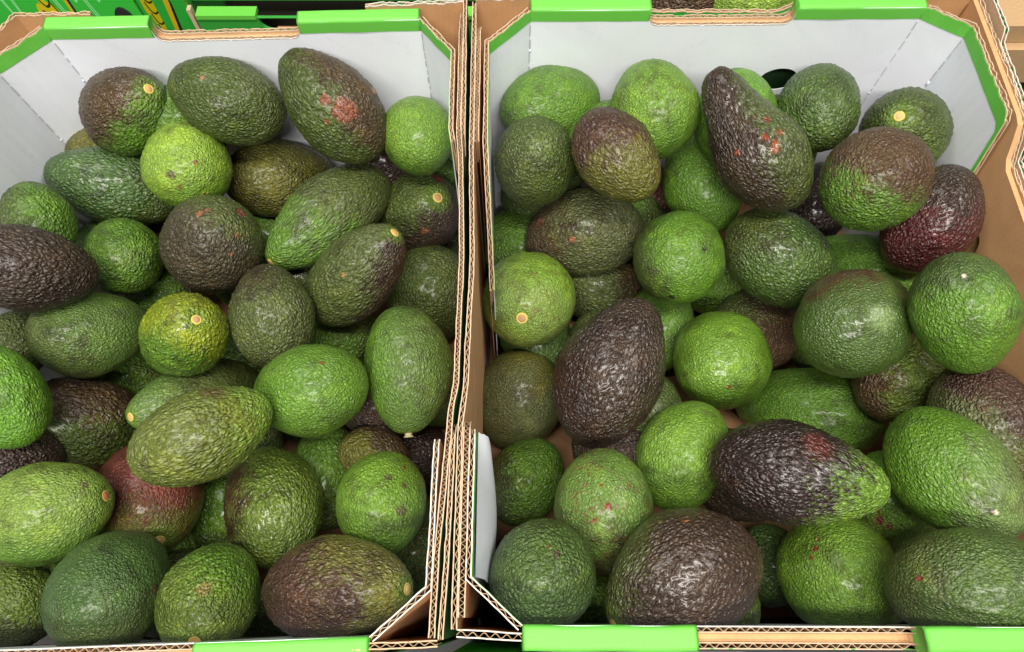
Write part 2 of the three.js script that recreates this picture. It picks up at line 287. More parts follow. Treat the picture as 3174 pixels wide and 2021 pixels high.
// ---------------------------------------------------------------- cartons of the row behind
function printTexture() {
  const cv = document.createElement('canvas'); cv.width = 1024; cv.height = 512; const x = cv.getContext('2d');
  x.fillStyle = '#37b83c'; x.fillRect(0, 0, 1024, 512);
  x.lineCap = 'round'; x.lineJoin = 'round';
  const curve = (pts, w, col) => { x.strokeStyle = col; x.lineWidth = w; x.beginPath(); x.moveTo(pts[0], pts[1]); for (let i = 2; i < pts.length; i += 4) x.quadraticCurveTo(pts[i], pts[i + 1], pts[i + 2], pts[i + 3]); x.stroke(); };
  const wl = '#a8efb4', yl = '#cdbb12', dk = '#2a2408';
  // the face is 0.158 m wide and 0.17 m high; the print stands in the band that shows above the carton in front
  for (const d of [0, 12]) { curve([343 + d, 120, 350, 230, 372, 258, 395, 230, 408 - d, 120], 4, wl); curve([606 + d, 120, 620 + d, 190, 650 + d, 262], 4, wl); curve([764 + d, 120, 776 + d, 190, 806 + d, 262], 4, wl); curve([684 + d, 190, 700 + d, 240, 716 + d, 262], 3, wl); }
  curve([712, 130, 726, 178, 742, 130], 4, wl); curve([830, 130, 846, 180, 862, 130], 4, wl);
  curve([414, 262, 414, 205, 426, 205, 438, 205, 438, 262], 14, yl); curve([418, 262, 418, 218, 426, 216, 434, 218, 434, 262], 5, dk);
  curve([505, 262, 495, 180, 520, 170, 545, 172, 530, 262], 30, yl); curve([545, 130, 555, 185, 575, 170, 600, 190, 580, 240], 34, yl); curve([560, 120, 590, 120, 606, 120], 20, yl);
  curve([512, 258, 500, 190, 520, 180, 540, 182, 532, 250], 8, dk); curve([533, 125, 545, 175, 565, 165, 590, 160, 592, 120], 7, dk); curve([588, 160, 606, 200, 582, 225, 566, 222, 572, 205], 7, dk); curve([556, 215, 562, 235, 552, 250], 5, dk);
  x.fillStyle = '#d0ae14'; x.beginPath(); x.moveTo(655, 262); x.lineTo(668, 110); x.lineTo(684, 110); x.lineTo(672, 262); x.fill();
  x.fillStyle = '#1c1a08'; x.beginPath(); x.moveTo(672, 262); x.lineTo(684, 110); x.lineTo(698, 110); x.lineTo(684, 262); x.fill();
  const t = new THREE.CanvasTexture(cv); t.colorSpace = THREE.SRGBColorSpace; t.magFilter = THREE.LinearFilter; return t;
}
function stripeTexture() {
  const cv = document.createElement('canvas'); cv.width = 256; cv.height = 512; const x = cv.getContext('2d');
  x.fillStyle = '#2a9c34'; x.fillRect(0, 0, 256, 512);
  x.fillStyle = '#b8a80e'; x.beginPath(); x.moveTo(30, 40); x.lineTo(95, 40); x.lineTo(75, 300); x.lineTo(20, 190); x.fill();
  x.strokeStyle = '#2a2408'; x.lineWidth = 6; for (let k = 0; k < 6; k++) { x.beginPath(); x.moveTo(32 + k * 3, 60 + k * 34); x.quadraticCurveTo(50, 110 + k * 34, 84, 95 + k * 32); x.stroke(); }
  x.fillStyle = '#c2a312'; x.beginPath(); x.moveTo(110, 300); x.lineTo(150, 130); x.lineTo(155, 40); x.lineTo(180, 40); x.lineTo(178, 140); x.lineTo(130, 300); x.fill();
  x.fillStyle = '#17190a'; x.beginPath(); x.moveTo(130, 300); x.lineTo(178, 140); x.lineTo(182, 170); x.lineTo(150, 300); x.fill();
  const t = new THREE.CanvasTexture(cv); t.colorSpace = THREE.SRGBColorSpace; t.magFilter = THREE.LinearFilter; return t;
}
{
  const c = thing('printed_carton', 'green printed carton with yellow and black lettering behind the left carton', 'carton', 'green cartons of the row behind');
  const face = (map, x0, x1, z0, z1) => { const g = new THREE.BoxGeometry(Math.hypot(x1 - x0, z1 - z0), .17, .004); const m = new THREE.MeshStandardMaterial({ map, roughness: .5 }); const o = mesh('front_wall', g, m, c); o.position.set((x0 + x1) / 2, .085, (z0 + z1) / 2); o.rotation.y = -Math.atan2(z1 - z0, x1 - x0); return o; };
  face(printTexture(), -.470, -.312, -.462, -.468);
  const h = mesh('hand_hole', new THREE.CylinderGeometry(.0075, .0075, .003, 32).rotateX(Math.PI / 2).scale(1, 1.7, 1), std(.01, .01, .01, .9), c); h.position.set(-.3265, .100, -.4655);
  mesh('corner_wall', new THREE.BoxGeometry(.04, .17, .004).translate(0, .085, 0), new THREE.MeshStandardMaterial({ map: stripeTexture(), roughness: .5 }), c).position.set(-.2905, 0, -.469);
  mesh('cut_edge', new THREE.BoxGeometry(.0032, .112, .006).translate(-.2688, .056, -.4655), M.edge, c);
  mesh('side_wall', new THREE.BoxGeometry(.004, .17, .16).translate(-.272, .085, -.55), M.greenDark, c);
}
{
  const c = thing('printed_carton', 'low green carton with a dark hand hole in its front behind the left carton', 'carton', 'green cartons of the row behind');
  const sh = new THREE.Shape([new THREE.Vector2(-.266, .0), new THREE.Vector2(-.03, .0), new THREE.Vector2(-.03, .1035), new THREE.Vector2(-.266, .1035)]);
  const p = new THREE.Path(); const a = -.214, b = -.085, t = .1035 + .02, f = .0905, r = .012; p.moveTo(a, .1034); p.lineTo(a, f + r); p.quadraticCurveTo(a, f, a + r, f); p.lineTo(b - r, f); p.quadraticCurveTo(b, f, b, f + r); p.lineTo(b, .1034); p.closePath(); sh.holes.push(p);
  const gF = new THREE.ExtrudeGeometry(sh, { depth: .003, bevelEnabled: false }); gF.translate(0, 0, -.466);
  mesh('front_wall', gF, M.greenDark, c);
  const lip = mesh('printed_rim', new THREE.BoxGeometry(.05, .004, .011), M.green, c); lip.position.set(-.240, .1050, -.4672);
  const lip2 = mesh('printed_rim', new THREE.BoxGeometry(.055, .004, .011), M.green, c); lip2.position.set(-.0575, .1050, -.4672);
  mesh('hole_edge', new THREE.BoxGeometry(.105, .0028, .006).translate(-.1495, .0888, -.4655), M.kraft, c);
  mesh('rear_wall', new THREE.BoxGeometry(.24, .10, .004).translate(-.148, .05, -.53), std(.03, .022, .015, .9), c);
  mesh('top_panel', new THREE.BoxGeometry(.26, .08, .004).translate(-.145, .150, -.478), M.greenDark, c);
}
{
  const c = thing('cardboard_carton', 'carton behind the right one, seen through its hand notch', 'carton', 'green cartons of the row behind');
  board(c, 'front_wall', [[.215, -.4128], [.185, -.4122], [.092, -.4128]], { th: .0028, bot: .128, face: M.kraft, back: M.greenDark, top: (p) => p.x > .196 ? .157 + (p.x - .196) * .6 : .157 });
  mesh('shaded_lower_front', new THREE.BoxGeometry(.36, .17, .003).translate(.15, .041, -.428), std(.012, .05, .015, .8), c);  // added behind the back-panel hole; green taken near black to shade it
  mesh('bottom_panel', new THREE.BoxGeometry(.36, .004, .3).translate(.15, .002, -.57), M.kraft, c);
}
// ---------------------------------------------------------------- wooden pallet at the far right
{
  const wood = tex(256, (u, v) => { const k = .72 + .16 * wrapN(u * .5, v, 3, 3) + .1 * Math.sin((v * 40 + wrapN(u, v, 1.5, 1) * 6) * 2) * .4; return [k, k * .93, k * .85]; }, false);
  const wm = std(.60, .42, .235, .8, { map: rep(wood, 6) });
  const c = thing('wooden_pallet', 'pale wooden pallet edge standing beyond the right carton', 'pallet');
  mesh('plank', new THREE.BoxGeometry(.30, .018, .035).translate(.575, .071, -.4970), wm, c);
  mesh('plank', new THREE.BoxGeometry(.30, .040, .016).translate(.575, .041, -.4790), wm, c);
  mesh('plank', new THREE.BoxGeometry(.30, .018, .05).translate(.575, .071, -.560), wm, c);
  mesh('block', new THREE.BoxGeometry(.09, .074, .09).translate(.66, -.017, -.54), wm, c);
}
{
  const c = thing('price_strip', 'grey plastic strip with black ends under the front of the right carton', 'strip');
  mesh('strip', new THREE.BoxGeometry(.105, .004, .02).translate(.066, .1405, .0260), M.grey, c);
  for (const x of [.0120, .1200]) mesh('end_cap', new THREE.BoxGeometry(.006, .0046, .02).translate(x, .1405, .0262), std(.03, .03, .03, .6), c);
}

// ---------------------------------------------------------------- avocados
const C = {
  lime: [.225, .40, .055], lime2: [.190, .360, .050], limey: [0.232, 0.320, 0.023], ylime: [.205, .335, .080], bright: [0.145, 0.300, 0.036], bright2: [0.116, 0.300, 0.027], mid: [0.092, 0.209, 0.023], mid2: [0.099, 0.235, 0.023],
  mgreen: [0.099, 0.190, 0.045], dgreen: [0.066, 0.107, 0.023], dgreen2: [0.068, 0.133, 0.032], blgreen: [0.056, 0.124, 0.035], lgreen: [0.174, 0.300, 0.054], lgreen2: [.118, .235, .048], greyg: [.125, .215, .068], moss: [0.077, 0.111, 0.033], moss2: [.088, .112, .045],
  olive: [.128, .136, .027], olive2: [.105, .115, .022], olivegreen: [0.124, 0.169, 0.034], olivegreen2: [.115, .190, .032], br: [0.068, 0.044, 0.024], br2: [0.098, 0.059, 0.034], pu: [0.046, 0.030, 0.026], pu2: [0.056, 0.047, 0.031], pu3: [0.070, 0.037, 0.031], dpu: [.030, .017, .018], dpu2: [.028, .016, .018], pu4: [.056, .036, .031],
  wine: [.150, .040, .034], wine2: [0.077, 0.015, 0.022],
};
const MK = {
  scar: [.23, .082, .055], scar2: [.5, .25, .10], redm: [.20, .022, .018], redo: [.28, .06, .03], redd: [.13, .025, .025], bruise: [.075, .040, .035], bruise2: [.17, .055, .042], tan: [.42, .21, .10], tan2: [.30, .12, .075], dark: [.012, .012, .010], white: [.8, .8, .74],
  brownfade: [.10, .05, .035], tanfade: [.26, .19, .085], redfade: [.17, .04, .03], pale: [.22, .33, .16], winefade: [.12, .022, .020], speck: [.20, .28, .09],
};
const SOFT = new Set(['brownfade', 'tanfade', 'redfade', 'pale', 'winefade']);
const skinMats = [.50, .44, .36].map((r, i) => [.0010, .0016].map((bs) => { const m = new THREE.MeshPhysicalMaterial({ vertexColors: true, roughness: r, map: skinMap, bumpMap: skinBump, bumpScale: bs, clearcoat: [.06, .16, .30][i], clearcoatRoughness: .16 }); return m; }));
const ring = std(.52, .42, .09, .6), cores = [std(.50, .27, .10, .8), std(.55, .36, .16, .8), std(.38, .22, .10, .85)], stalkMat = std(.55, .50, .30, .7), coreRed = std(.42, .13, .06, .75);

const sphereCache = {};
function cubeSphere(n) {
  if (sphereCache[n]) return sphereCache[n];
  const dirs = [], st = [], idx = [], key = new Map(), weld = [];
  const F = [[[1, 0, 0], [0, 1, 0], [0, 0, -1]], [[-1, 0, 0], [0, 1, 0], [0, 0, 1]], [[0, 1, 0], [0, 0, -1], [1, 0, 0]], [[0, -1, 0], [0, 0, 1], [1, 0, 0]], [[0, 0, 1], [0, 1, 0], [1, 0, 0]], [[0, 0, -1], [0, 1, 0], [-1, 0, 0]]];
  F.forEach(([w, v, u], f) => {
    const b = dirs.length / 3;
    for (let j = 0; j <= n; j++) for (let i = 0; i <= n; i++) {
      const a = Math.tan((i / n - .5) * Math.PI / 2), c = Math.tan((j / n - .5) * Math.PI / 2);
      const d = [0, 1, 2].map((k) => w[k] + u[k] * a + v[k] * c), l = Math.hypot(...d); const q = d.map((x) => x / l);
      dirs.push(...q); st.push(i / n + f * .37, j / n + f * .61);
      const k = q.map((x) => Math.round(x * 1e4)).join(); if (!key.has(k)) key.set(k, key.size); weld.push(key.get(k));
    }
    for (let j = 0; j < n; j++) for (let i = 0; i < n; i++) { const p = b + j * (n + 1) + i; idx.push(p, p + 1, p + n + 2, p, p + n + 2, p + n + 1); }
  });
  // orient triangles outward
  for (let t = 0; t < idx.length; t += 3) { const [a, b, c] = [idx[t], idx[t + 1], idx[t + 2]].map((i) => new THREE.Vector3(dirs[i * 3], dirs[i * 3 + 1], dirs[i * 3 + 2])); if (b.clone().sub(a).cross(c.clone().sub(a)).dot(a) < 0) { const q = idx[t + 1]; idx[t + 1] = idx[t + 2]; idx[t + 2] = q; } }
  return sphereCache[n] = { dirs: new Float32Array(dirs), st, idx, weld, nw: key.size };
}
const HS = new Float32Array(4096); for (let i = 0; i < 4096; i++) HS[i] = rnd();
function bumps(x, y, z) {
  const xi = Math.floor(x), yi = Math.floor(y), zi = Math.floor(z); let s = 0;
  for (let a = -1; a <= 1; a++) for (let b = -1; b <= 1; b++) for (let c = -1; c <= 1; c++) {
    const h = ((xi + a) * 73856093 ^ (yi + b) * 19349663 ^ (zi + c) * 83492791) & 4095;
    const dx = xi + a + HS[h] - x, dy = yi + b + HS[(h * 7 + 13) & 4095] - y, dz = zi + c + HS[(h * 13 + 101) & 4095] - z, d = dx * dx + dy * dy + dz * dz;
    if (d < 1) s = Math.max(s, (.35 + .65 * HS[(h * 5 + 7) & 4095]) * Math.exp(-d * 7));
  }
  return s;
}
const UP = new THREE.Vector3(0, 1, 0);
let avoCount = 0;
function avocado(label, group, pos, axis, L, R, neck, c1, c2, gdir, gth, gloss, stem, spots, marks, n = 44, stub = 0) {
  const id = avoCount++, off = id * 13.37, { dirs, st, idx, weld, nw } = cubeSphere(n), nv = dirs.length / 3;
  const q = new THREE.Quaternion().setFromUnitVectors(UP, new THREE.Vector3(...axis).normalize());
  q.multiply(new THREE.Quaternion().setFromAxisAngle(UP, 0));
  const qi = q.clone().invert(), gl = new THREE.Vector3(...gdir).applyQuaternion(qi).normalize();
  const mk = marks.map(([x, y, z, r, t]) => { const v = new THREE.Vector3(x, y, z).applyQuaternion(qi); return { d: v.clone().normalize(), r: Math.max(r, .0011), t }; });
  const P = new Float32Array(nv * 3), col = new Float32Array(nv * 3), uv = new Float32Array(nv * 2), N = new Float32Array(nw * 3), nor = new Float32Array(nv * 3);
  const A = C[c1], B = C[c2], bumpA = (.00030 + .00012 * noise(off, 1, 1)) * (R / .03), rot = rnd() * 6.28, cr = Math.cos(rot), sr = Math.sin(rot), ou = rnd(), ov = rnd();
  const bend = .03 + .11 * HS[(id * 97) & 4095];
  const coarse = !['bright', 'bright2', 'lgreen', 'lgreen2', 'mgreen', 'mid2', 'lime', 'ylime'].includes(c1) && HS[(id * 31) & 4095] > .12;
  const lump = new Float32Array(nv);
  const mp = mk.map(() => [0, 0, 0, -2]);
  for (let i = 0; i < nv; i++) {
    const x = dirs[i * 3], y = dirs[i * 3 + 1], z = dirs[i * 3 + 2];
    const long = neck > .9, s = long ? smooth(-.3, .6, y) : smooth(-.2, 1, y), m = (long ? (1 - .40 * s) * Math.sqrt((1 - Math.pow(Math.abs(y), y > 0 ? 3 : 2)) / Math.max(1e-6, 1 - y * y)) : 1 - .42 * neck * s) * (1 + .046 * noise(x * 1.3 + off, y * 1.3, z * 1.3) + .014 * noise(x * 3.6 + off, y * 3.6, z * 3.6));
    let px = R * x * m + bend * Math.cos(rot) * (y * y - .35) * R, py = L * y - (stem ? .0026 : .0012) * Math.exp(-(1 - y) * 90) - (stem ? 0 : .0009 * Math.exp(-(1 - y) * 260)), pz = R * z * m + bend * Math.sin(rot) * (y * y - .35) * R;
    const near = 1 - .75 * smooth(.86, .98, y);
    const w = 300 + 80 * ((id * 7) % 5) / 4, b = clamp(bumps(px * w + off, py * w * .85, pz * w) * .9, 0, 1.3);
    lump[i] = b; const k = (b - .35) * bumpA * (coarse ? 3.3 : 1.6) * near + .00022 * noise(px * 150 + off, py * 110, pz * 150) * near;
    const l = Math.hypot(x / R, y / L, z / R); px += x / R / l * k; py += y / L / l * k; pz += z / R / l * k;
    P[i * 3] = px; P[i * 3 + 1] = py; P[i * 3 + 2] = pz;
    const ll = Math.hypot(px, py, pz); mk.forEach((a, j) => { const d = (px * a.d.x + py * a.d.y + pz * a.d.z) / ll; if (d > mp[j][3]) mp[j] = [px, py, pz, d]; });
    const a = st[i * 2], c = st[i * 2 + 1], sc = R * 1.57 / .040 * (coarse ? .72 : .95) * (.9 + .25 * HS[(id * 53) & 4095]); uv[i * 2] = (cr * a - sr * c) * sc + ou; uv[i * 2 + 1] = (sr * a + cr * c) * sc * 1.05 + ov;
  }
  for (let i = 0; i < nv; i++) {
    const x = dirs[i * 3], y = dirs[i * 3 + 1], z = dirs[i * 3 + 2], px = P[i * 3], py = P[i * 3 + 1], pz = P[i * 3 + 2];
    const n1 = noise(px * 42 + off, py * 42, pz * 42), n2 = noise(px * 120 + off, py * 120, pz * 120), n3 = noise(px * 430 + off, py * 430, pz * 430), n4 = noise(px * 900, py * 900 + off, pz * 900);
    const g = x * gl.x + y * gl.y * .9 + z * gl.z + .28 * n1 + .22 * n2 + .34 * n3 + .22 * n4 + .25 * (lump[i] - .4);
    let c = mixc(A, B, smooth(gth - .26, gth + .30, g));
    c = mixc(c, [c[0] * .72, c[1] * .66, c[2] * .72], smooth(.05, .5, n1 * .6 + n2 * .7));
    c = mixc(c, [c[0] * 1.28, c[1] * 1.22, c[2] * 1.1], smooth(.1, .5, noise(px * 60, py * 60 + off, pz * 60)));
    const b = lump[i]; const v = .88 + .26 * b + .20 * n4; c = [c[0] * v * 1.03, c[1] * v, c[2] * v];
    if (stem) c = mixc(c, [.13, .24, .03], .55 * smooth(.90, .985, y + .02 * n3) );
    if (spots) { const k = smooth(.78 - .3 * spots, .9 - .25 * spots, noise(px * 520, py * 520 + off, pz * 520) + .55 * noise(px * 90 + off, py * 90, pz * 90) + .15); c = mixc(c, spots > .6 ? [.15, .055, .025] : [.035, .045, .015], k * .75); }
    mk.forEach((a, j) => {
      const d = Math.hypot(px - mp[j][0], py - mp[j][1], pz - mp[j][2]) / a.r;
      if (d > 2) return; const mc = MK[a.t];
      if (SOFT.has(a.t)) c = mixc(c, mc, .7 * smooth(1.05, .3, d + .35 * n3 + .2 * n2));
      else if (a.t === 'speck') c = mixc(c, mc, .8 * smooth(1.1, .5, d) * smooth(.0, .25, n4 + .3 * n3));
      else { const dd = d + .30 * n3 + .25 * n2 + .18 * n4; const lim = a.t === 'scar' || a.t === 'white' ? [1.0, .85] : [1.0, .45]; c = mixc(c, [mc[0] * (.9 + .3 * b), mc[1] * (.8 + .4 * b), mc[2] * (.8 + .4 * b)], (a.t === 'bruise' ? .75 : .95) * smooth(lim[0], lim[1], dd)); }
    });
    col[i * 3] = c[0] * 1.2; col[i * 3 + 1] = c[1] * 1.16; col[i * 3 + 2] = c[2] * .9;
  }
  for (let t = 0; t < idx.length; t += 3) {
    const a = idx[t] * 3, b = idx[t + 1] * 3, c = idx[t + 2] * 3;
    const e1x = P[b] - P[a], e1y = P[b + 1] - P[a + 1], e1z = P[b + 2] - P[a + 2], e2x = P[c] - P[a], e2y = P[c + 1] - P[a + 1], e2z = P[c + 2] - P[a + 2];
    const nx = e1y * e2z - e1z * e2y, ny = e1z * e2x - e1x * e2z, nz = e1x * e2y - e1y * e2x;
    for (const i of [idx[t], idx[t + 1], idx[t + 2]]) { const k = weld[i] * 3; N[k] += nx; N[k + 1] += ny; N[k + 2] += nz; }
  }
  for (let i = 0; i < nv; i++) { const k = weld[i] * 3, l = Math.hypot(N[k], N[k + 1], N[k + 2]) || 1; nor[i * 3] = N[k] / l; nor[i * 3 + 1] = N[k + 1] / l; nor[i * 3 + 2] = N[k + 2] / l; }
  const geo = new THREE.BufferGeometry(); geo.setAttribute('position', new THREE.BufferAttribute(P, 3)); geo.setAttribute('normal', new THREE.BufferAttribute(nor, 3)); geo.setAttribute('uv', new THREE.BufferAttribute(uv, 2)); geo.setAttribute('color', new THREE.BufferAttribute(col, 3)); geo.setIndex(idx);
  let root;
  if (!stem) root = mesh('avocado', geo, skinMats[gloss][+coarse], scene);
  else {
    root = new THREE.Group(); root.name = numbered('avocado'); scene.add(root);
    mesh('skin', geo, skinMats[gloss][+coarse], root);
    const top = L - .0024, k = R / .034, lx = 0;
    const s = mesh('stem_scar', new THREE.LatheGeometry([[.0001, .0006], [.0022, .0007], [.0030, .0013], [.0039, .0010], [.0046, -.0008], [.0047, -.002]].map(([a, b]) => new THREE.Vector2(a * k, b * k)), 24), ring, root); s.position.set(bend * Math.cos(rot) * .65 * R, top, bend * Math.sin(rot) * .65 * R);
    if (stub) { const g = new THREE.LatheGeometry([[.0030, 0], [.0026, .0015], [.0025, .0025], [.0036, .0036], [.0034, .0042], [.0001, .0043]].map(([a, b]) => new THREE.Vector2(a, b)), 16); mesh('stalk', g, stalkMat, s); }
    else { const g = new THREE.SphereGeometry(.0029 * k, 18, 10).scale(1, .38, 1); const pa = g.attributes.position; for (let i = 0; i < pa.count; i++) pa.setY(i, pa.getY(i) + .0004 * noise(pa.getX(i) * 900 + off, pa.getY(i) * 900, pa.getZ(i) * 900)); g.computeVertexNormals(); mesh('stem_core', g, stem > 1 ? coreRed : cores[id % 3], s).position.y = .0007 * k; }
  }
  root.position.set(...pos); root.quaternion.copy(q);
  tag(root, label, 'avocado', group);
  return root;
}
const GL = 'avocados in the left carton', GR = 'avocados in the right carton', GB = 'avocados in the carton behind';
avocado('large pear-shaped avocado with a square pinkish bare scar on its brown side', GL, [-.1326, .1267, -.3483], [-.629, .623, -.465], .048, .0325, 0.45, 'dgreen', 'br', [.88, .12, -.47], 0.05, 1, 0, 0, [[.0155, .0202, .0209, .0095, 'scar'], [.0315, .0091, -.007, .0035, 'scar2'], [.0027, .0277, .0177, .0041, 'scar'], [.0016, .0164, .0282, .0019, 'scar']], 50, 0);
avocado('pale lime green round avocado with a small red spot and purple scuffs', GL, [-.2458, .1006, -.3149], [-.259, -.412, -.874], .0371, .0316, 0.1, 'lime', 'bright', [.37, -.69, .63], 0.3, 1, 0, 0.3, [[.0191, .0245, .0165, .0023, 'redm'], [.0038, .0242, .0269, .0042, 'bruise'], [.0084, .0178, .0314, .0019, 'redm'], [.0195, .0035, .03, .0029, 'tan']], 50, 0);
avocado('longest avocado, lying diagonally with its pale stem end down and bright green', GL, [-.1434, .0685, -.2906], [-.613, .158, .774], .0616, .0308, 0.4, 'mid', 'moss', [.65, .25, -.72], 0.0, 1, 1, 0, [], 50, 0);
avocado('brownish oblong avocado slanting up to its orange stem scar next to the divider', GL, [-.118, .0701, -.2365], [.673, .662, -.33], .0527, .0301, 0.3, 'moss', 'pu', [.97, -.21, -.09], 0.15, 1, 1, 0, [[-.0016, .0289, .0138, .0016, 'tan']], 50, 0);
avocado('dark purple-brown round avocado with reddish-tan specks near its top', GL, [-.2215, .0873, -.2526], [-.45, -.89, .08], .0405, .0356, 0.1, 'pu2', 'moss', [.5, .23, -.84], 0.2, 1, 0, 0.25, [[.0067, .0393, -.003, .0028, 'tan2'], [.0108, .0383, -.006, .0019, 'tan2'], [.0278, .0247, -.0132, .005, 'bruise2'], [.0298, .0247, .0068, .0019, 'tan2'], [.0258, .0209, .0187, .0019, 'tan2']], 50, 0);
avocado('small round fresh green avocado with a speckled pale blossom end facing up', GL, [-.2973, .0704, -.2532], [-.507, -.552, -.662], .0367, .0282, 0.1, 'mid', 'mid', [-.04, -.47, .88], 0.3, 1, 0, 0, [[.0182, .0262, .0161, .0091, 'speck']], 50, 0);
avocado('purple-brown avocado cut by the picture edge, narrow tip pointing inward', GL, [-.3136, .1331, -.2085], [.8, -.591, -.104], .0393, .0285, 0.35, 'pu', 'dpu', [.37, -.65, .66], 0.3, 1, 0, 0, [], 50, 0);
avocado('smooth mid-green egg-shaped avocado beside the lime one with an orange stem scar', GL, [-.3013, .0775, -.1868], [.602, -.654, -.458], .0391, .031, 0.2, 'mgreen', 'dgreen', [-.73, .23, .64], 0.2, 1, 0, 0, [], 50, 0);
avocado('yellow-green stippled round avocado with an orange stem scar facing up', GL, [-.228, .0893, -.1802], [.641, .767, .009], .0372, .0286, 0.1, 'limey', 'mid', [-.45, -.13, .89], 0.2, 2, 1, 0.5, [], 50, 0);
avocado('brownish green pear-shaped avocado standing on its wide end in the left carton middle', GL, [-.1736, .0767, -.2005], [-.224, .161, -.961], .0402, .0302, 0.4, 'moss', 'pu2', [-.16, .46, -.88], 0.55, 1, 0, 0, [], 50, 0);
avocado('vivid green avocado cut by the left picture edge above the dark brown-topped one', GL, [-.3236, .1122, -.1289], [-.396, .451, -.8], .0356, .0258, 0.4, 'bright2', 'mid', [-.8, .55, .24], 0.3, 1, 0, 0, [], 50, 0);
avocado('big glossy olive-green avocado with a brighter pointed end, on top of the red one', GL, [-.1836, .1273, -.1001], [.813, -.245, -.527], .0418, .0271, 0.3, 'olivegreen', 'lime2', [.86, -.3, -.41], 0.45, 1, 0, 0, [[.0081, .0166, -.0227, .0101, 'brownfade']], 50, 0);
avocado('large even green avocado lying left of the stemmed one by the divider', GL, [-.1349, .0893, -.14], [-.98, -.12, .159], .0385, .0308, 0.15, 'mid2', 'mid', [.03, -.32, .95], 0.3, 1, 0, 0, [[.0138, .0284, -.0084, .0017, 'redm']], 50, 0);
avocado('green avocado standing stem end down against the divider with a pale stalk stub', GL, [-.0761, .059, -.1657], [.099, -.215, .972], .0472, .0322, 0.3, 'mgreen', 'mid', [-.99, .14, .06], 0.3, 1, 1, 0, [], 50, 1);
avocado('large light green avocado with a red stem scar on its blunt right end', GL, [-.2888, .0929, -.0599], [.97, .123, -.212], .0407, .031, 0.2, 'lgreen', 'mid', [.13, -.22, .97], 0.4, 1, 2, 0, [[.0317, .0177, -.0135, .0032, 'bruise'], [.0266, .0113, -.0237, .0024, 'bruise']], 50, 0);
avocado('shiny green avocado with a brown left flank right of the reddish one', GL, [-.1647, .0464, -.0721], [-.391, -.396, -.83], .0462, .0328, 0.2, 'olivegreen2', 'br', [-.94, .33, -.04], 0.62, 2, 0, 0, [], 50, 0);
avocado('bright green ball-shaped avocado with faint purple smudges beside the divider', GL, [-.0837, .0761, -.0694], [-.101, -.583, -.806], .0376, .0289, 0.15, 'bright', 'mid', [.05, -.16, .99], 0.3, 1, 0, 0, [[.0071, .0267, -.01, .0033, 'bruise'], [.0169, .0238, -.0058, .0033, 'bruise'], [.0154, .0156, -.0191, .0017, 'redm'], [.017, .0266, .0099, .0044, 'bruise']], 50, 0);
avocado('biggest dark green egg-shaped avocado near the front edge of the left carton', GL, [-.2305, .1049, -.0144], [-.186, -.751, -.633], .0396, .0318, 0.1, 'blgreen', 'dgreen', [.16, -.12, .98], 0.2, 1, 0, 0, [[.0312, .01, -.0003, .0039, 'bruise']], 50, 0);
avocado('green avocado at the front edge with a tan patch beside its stem scar', GL, [-.1733, .1032, -.0094], [.118, .766, .632], .0362, .0279, 0.25, 'olivegreen2', 'mid', [.33, -.12, -.94], 0.3, 1, 1, 0, [[.0074, .0295, -.0046, .0059, 'tanfade']], 50, 0);
avocado('large avocado purple-brown on the left, olive toward its orange stem scar', GL, [-.0976, .1194, -.015], [.904, .428, -.001], .0477, .0284, 0.35, 'olive', 'pu3', [-.96, .23, .19], 0.1, 1, 1, 0, [], 50, 0);
avocado('long-necked dark purple avocado with orange scars across its belly', GR, [.17, .1352, -.3103], [-.56, .405, -.722], .0573, .0331, 1.0, 'pu', 'moss', [.91, .41, -.01], 0.15, 2, 0, 0, [[.0045, .0226, .0258, .0045, 'redo'], [.0098, .0283, .0147, .003, 'redo'], [-.001, .0277, .0181, .0027, 'redo'], [.0015, .0337, .0045, .0027, 'redm'], [-.0194, .0142, .0228, .0021, 'redo'], [.0055, .0252, .022, .0027, 'redo']], 50, 0);
avocado('dark speckled round avocado right of the divider under the sideways green one', GR, [.0172, .0993, -.3175], [.03, -.998, .053], .0385, .0311, 0.1, 'dgreen', 'moss', [-.86, -.33, .39], 0.1, 1, 0, 0, [[.0042, .0354, .0106, .0117, 'speck']], 50, 0);
avocado('purple-topped avocado fading to a golden olive pinched tip above the dull olive-brown one', GR, [.074, .1296, -.3009], [.585, -.113, .803], .0383, .0281, 0.3, 'olive', 'pu3', [-.45, .49, -.75], 0.1, 1, 0, 0, [], 50, 0);
avocado('large round avocado brown above and green below in front of the yellow-scarred one', GR, [.247, .1402, -.2734], [.692, -.243, -.68], .04, .0341, 0.1, 'mid', 'br2', [.36, .69, -.63], -0.05, 1, 0, 0, [], 50, 0);
avocado('dull olive-brown avocado with a reddish left edge near the divider', GR, [.0597, .0349, -.2942], [-.97, -.241, .033], .0506, .0366, 0.25, 'moss2', 'br', [-.99, -.1, -.04], 0.3, 1, 0, 0, [[-.0126, .0268, .022, .0032, 'tan2'], [-.0397, .0179, -.0012, .0057, 'redfade']], 50, 0);
avocado('round knobbly green avocado with one small dark dimple', GR, [.1251, .0766, -.249], [.277, -.551, -.787], .0421, .0339, 0.1, 'mid2', 'dgreen', [-.95, -.3, .06], 0.35, 1, 0, 0, [[.0089, .034, .0123, .0026, 'dark'], [-.0103, .0088, .0383, .0032, 'dark']], 50, 0);
avocado('large dark green egg-shaped avocado lying in the middle of the right carton', GR, [.2078, .0635, -.254], [.794, -.212, .57], .0471, .0348, 0.2, 'dgreen2', 'moss', [-.73, .04, -.68], 0.2, 2, 0, 0, [], 50, 0);
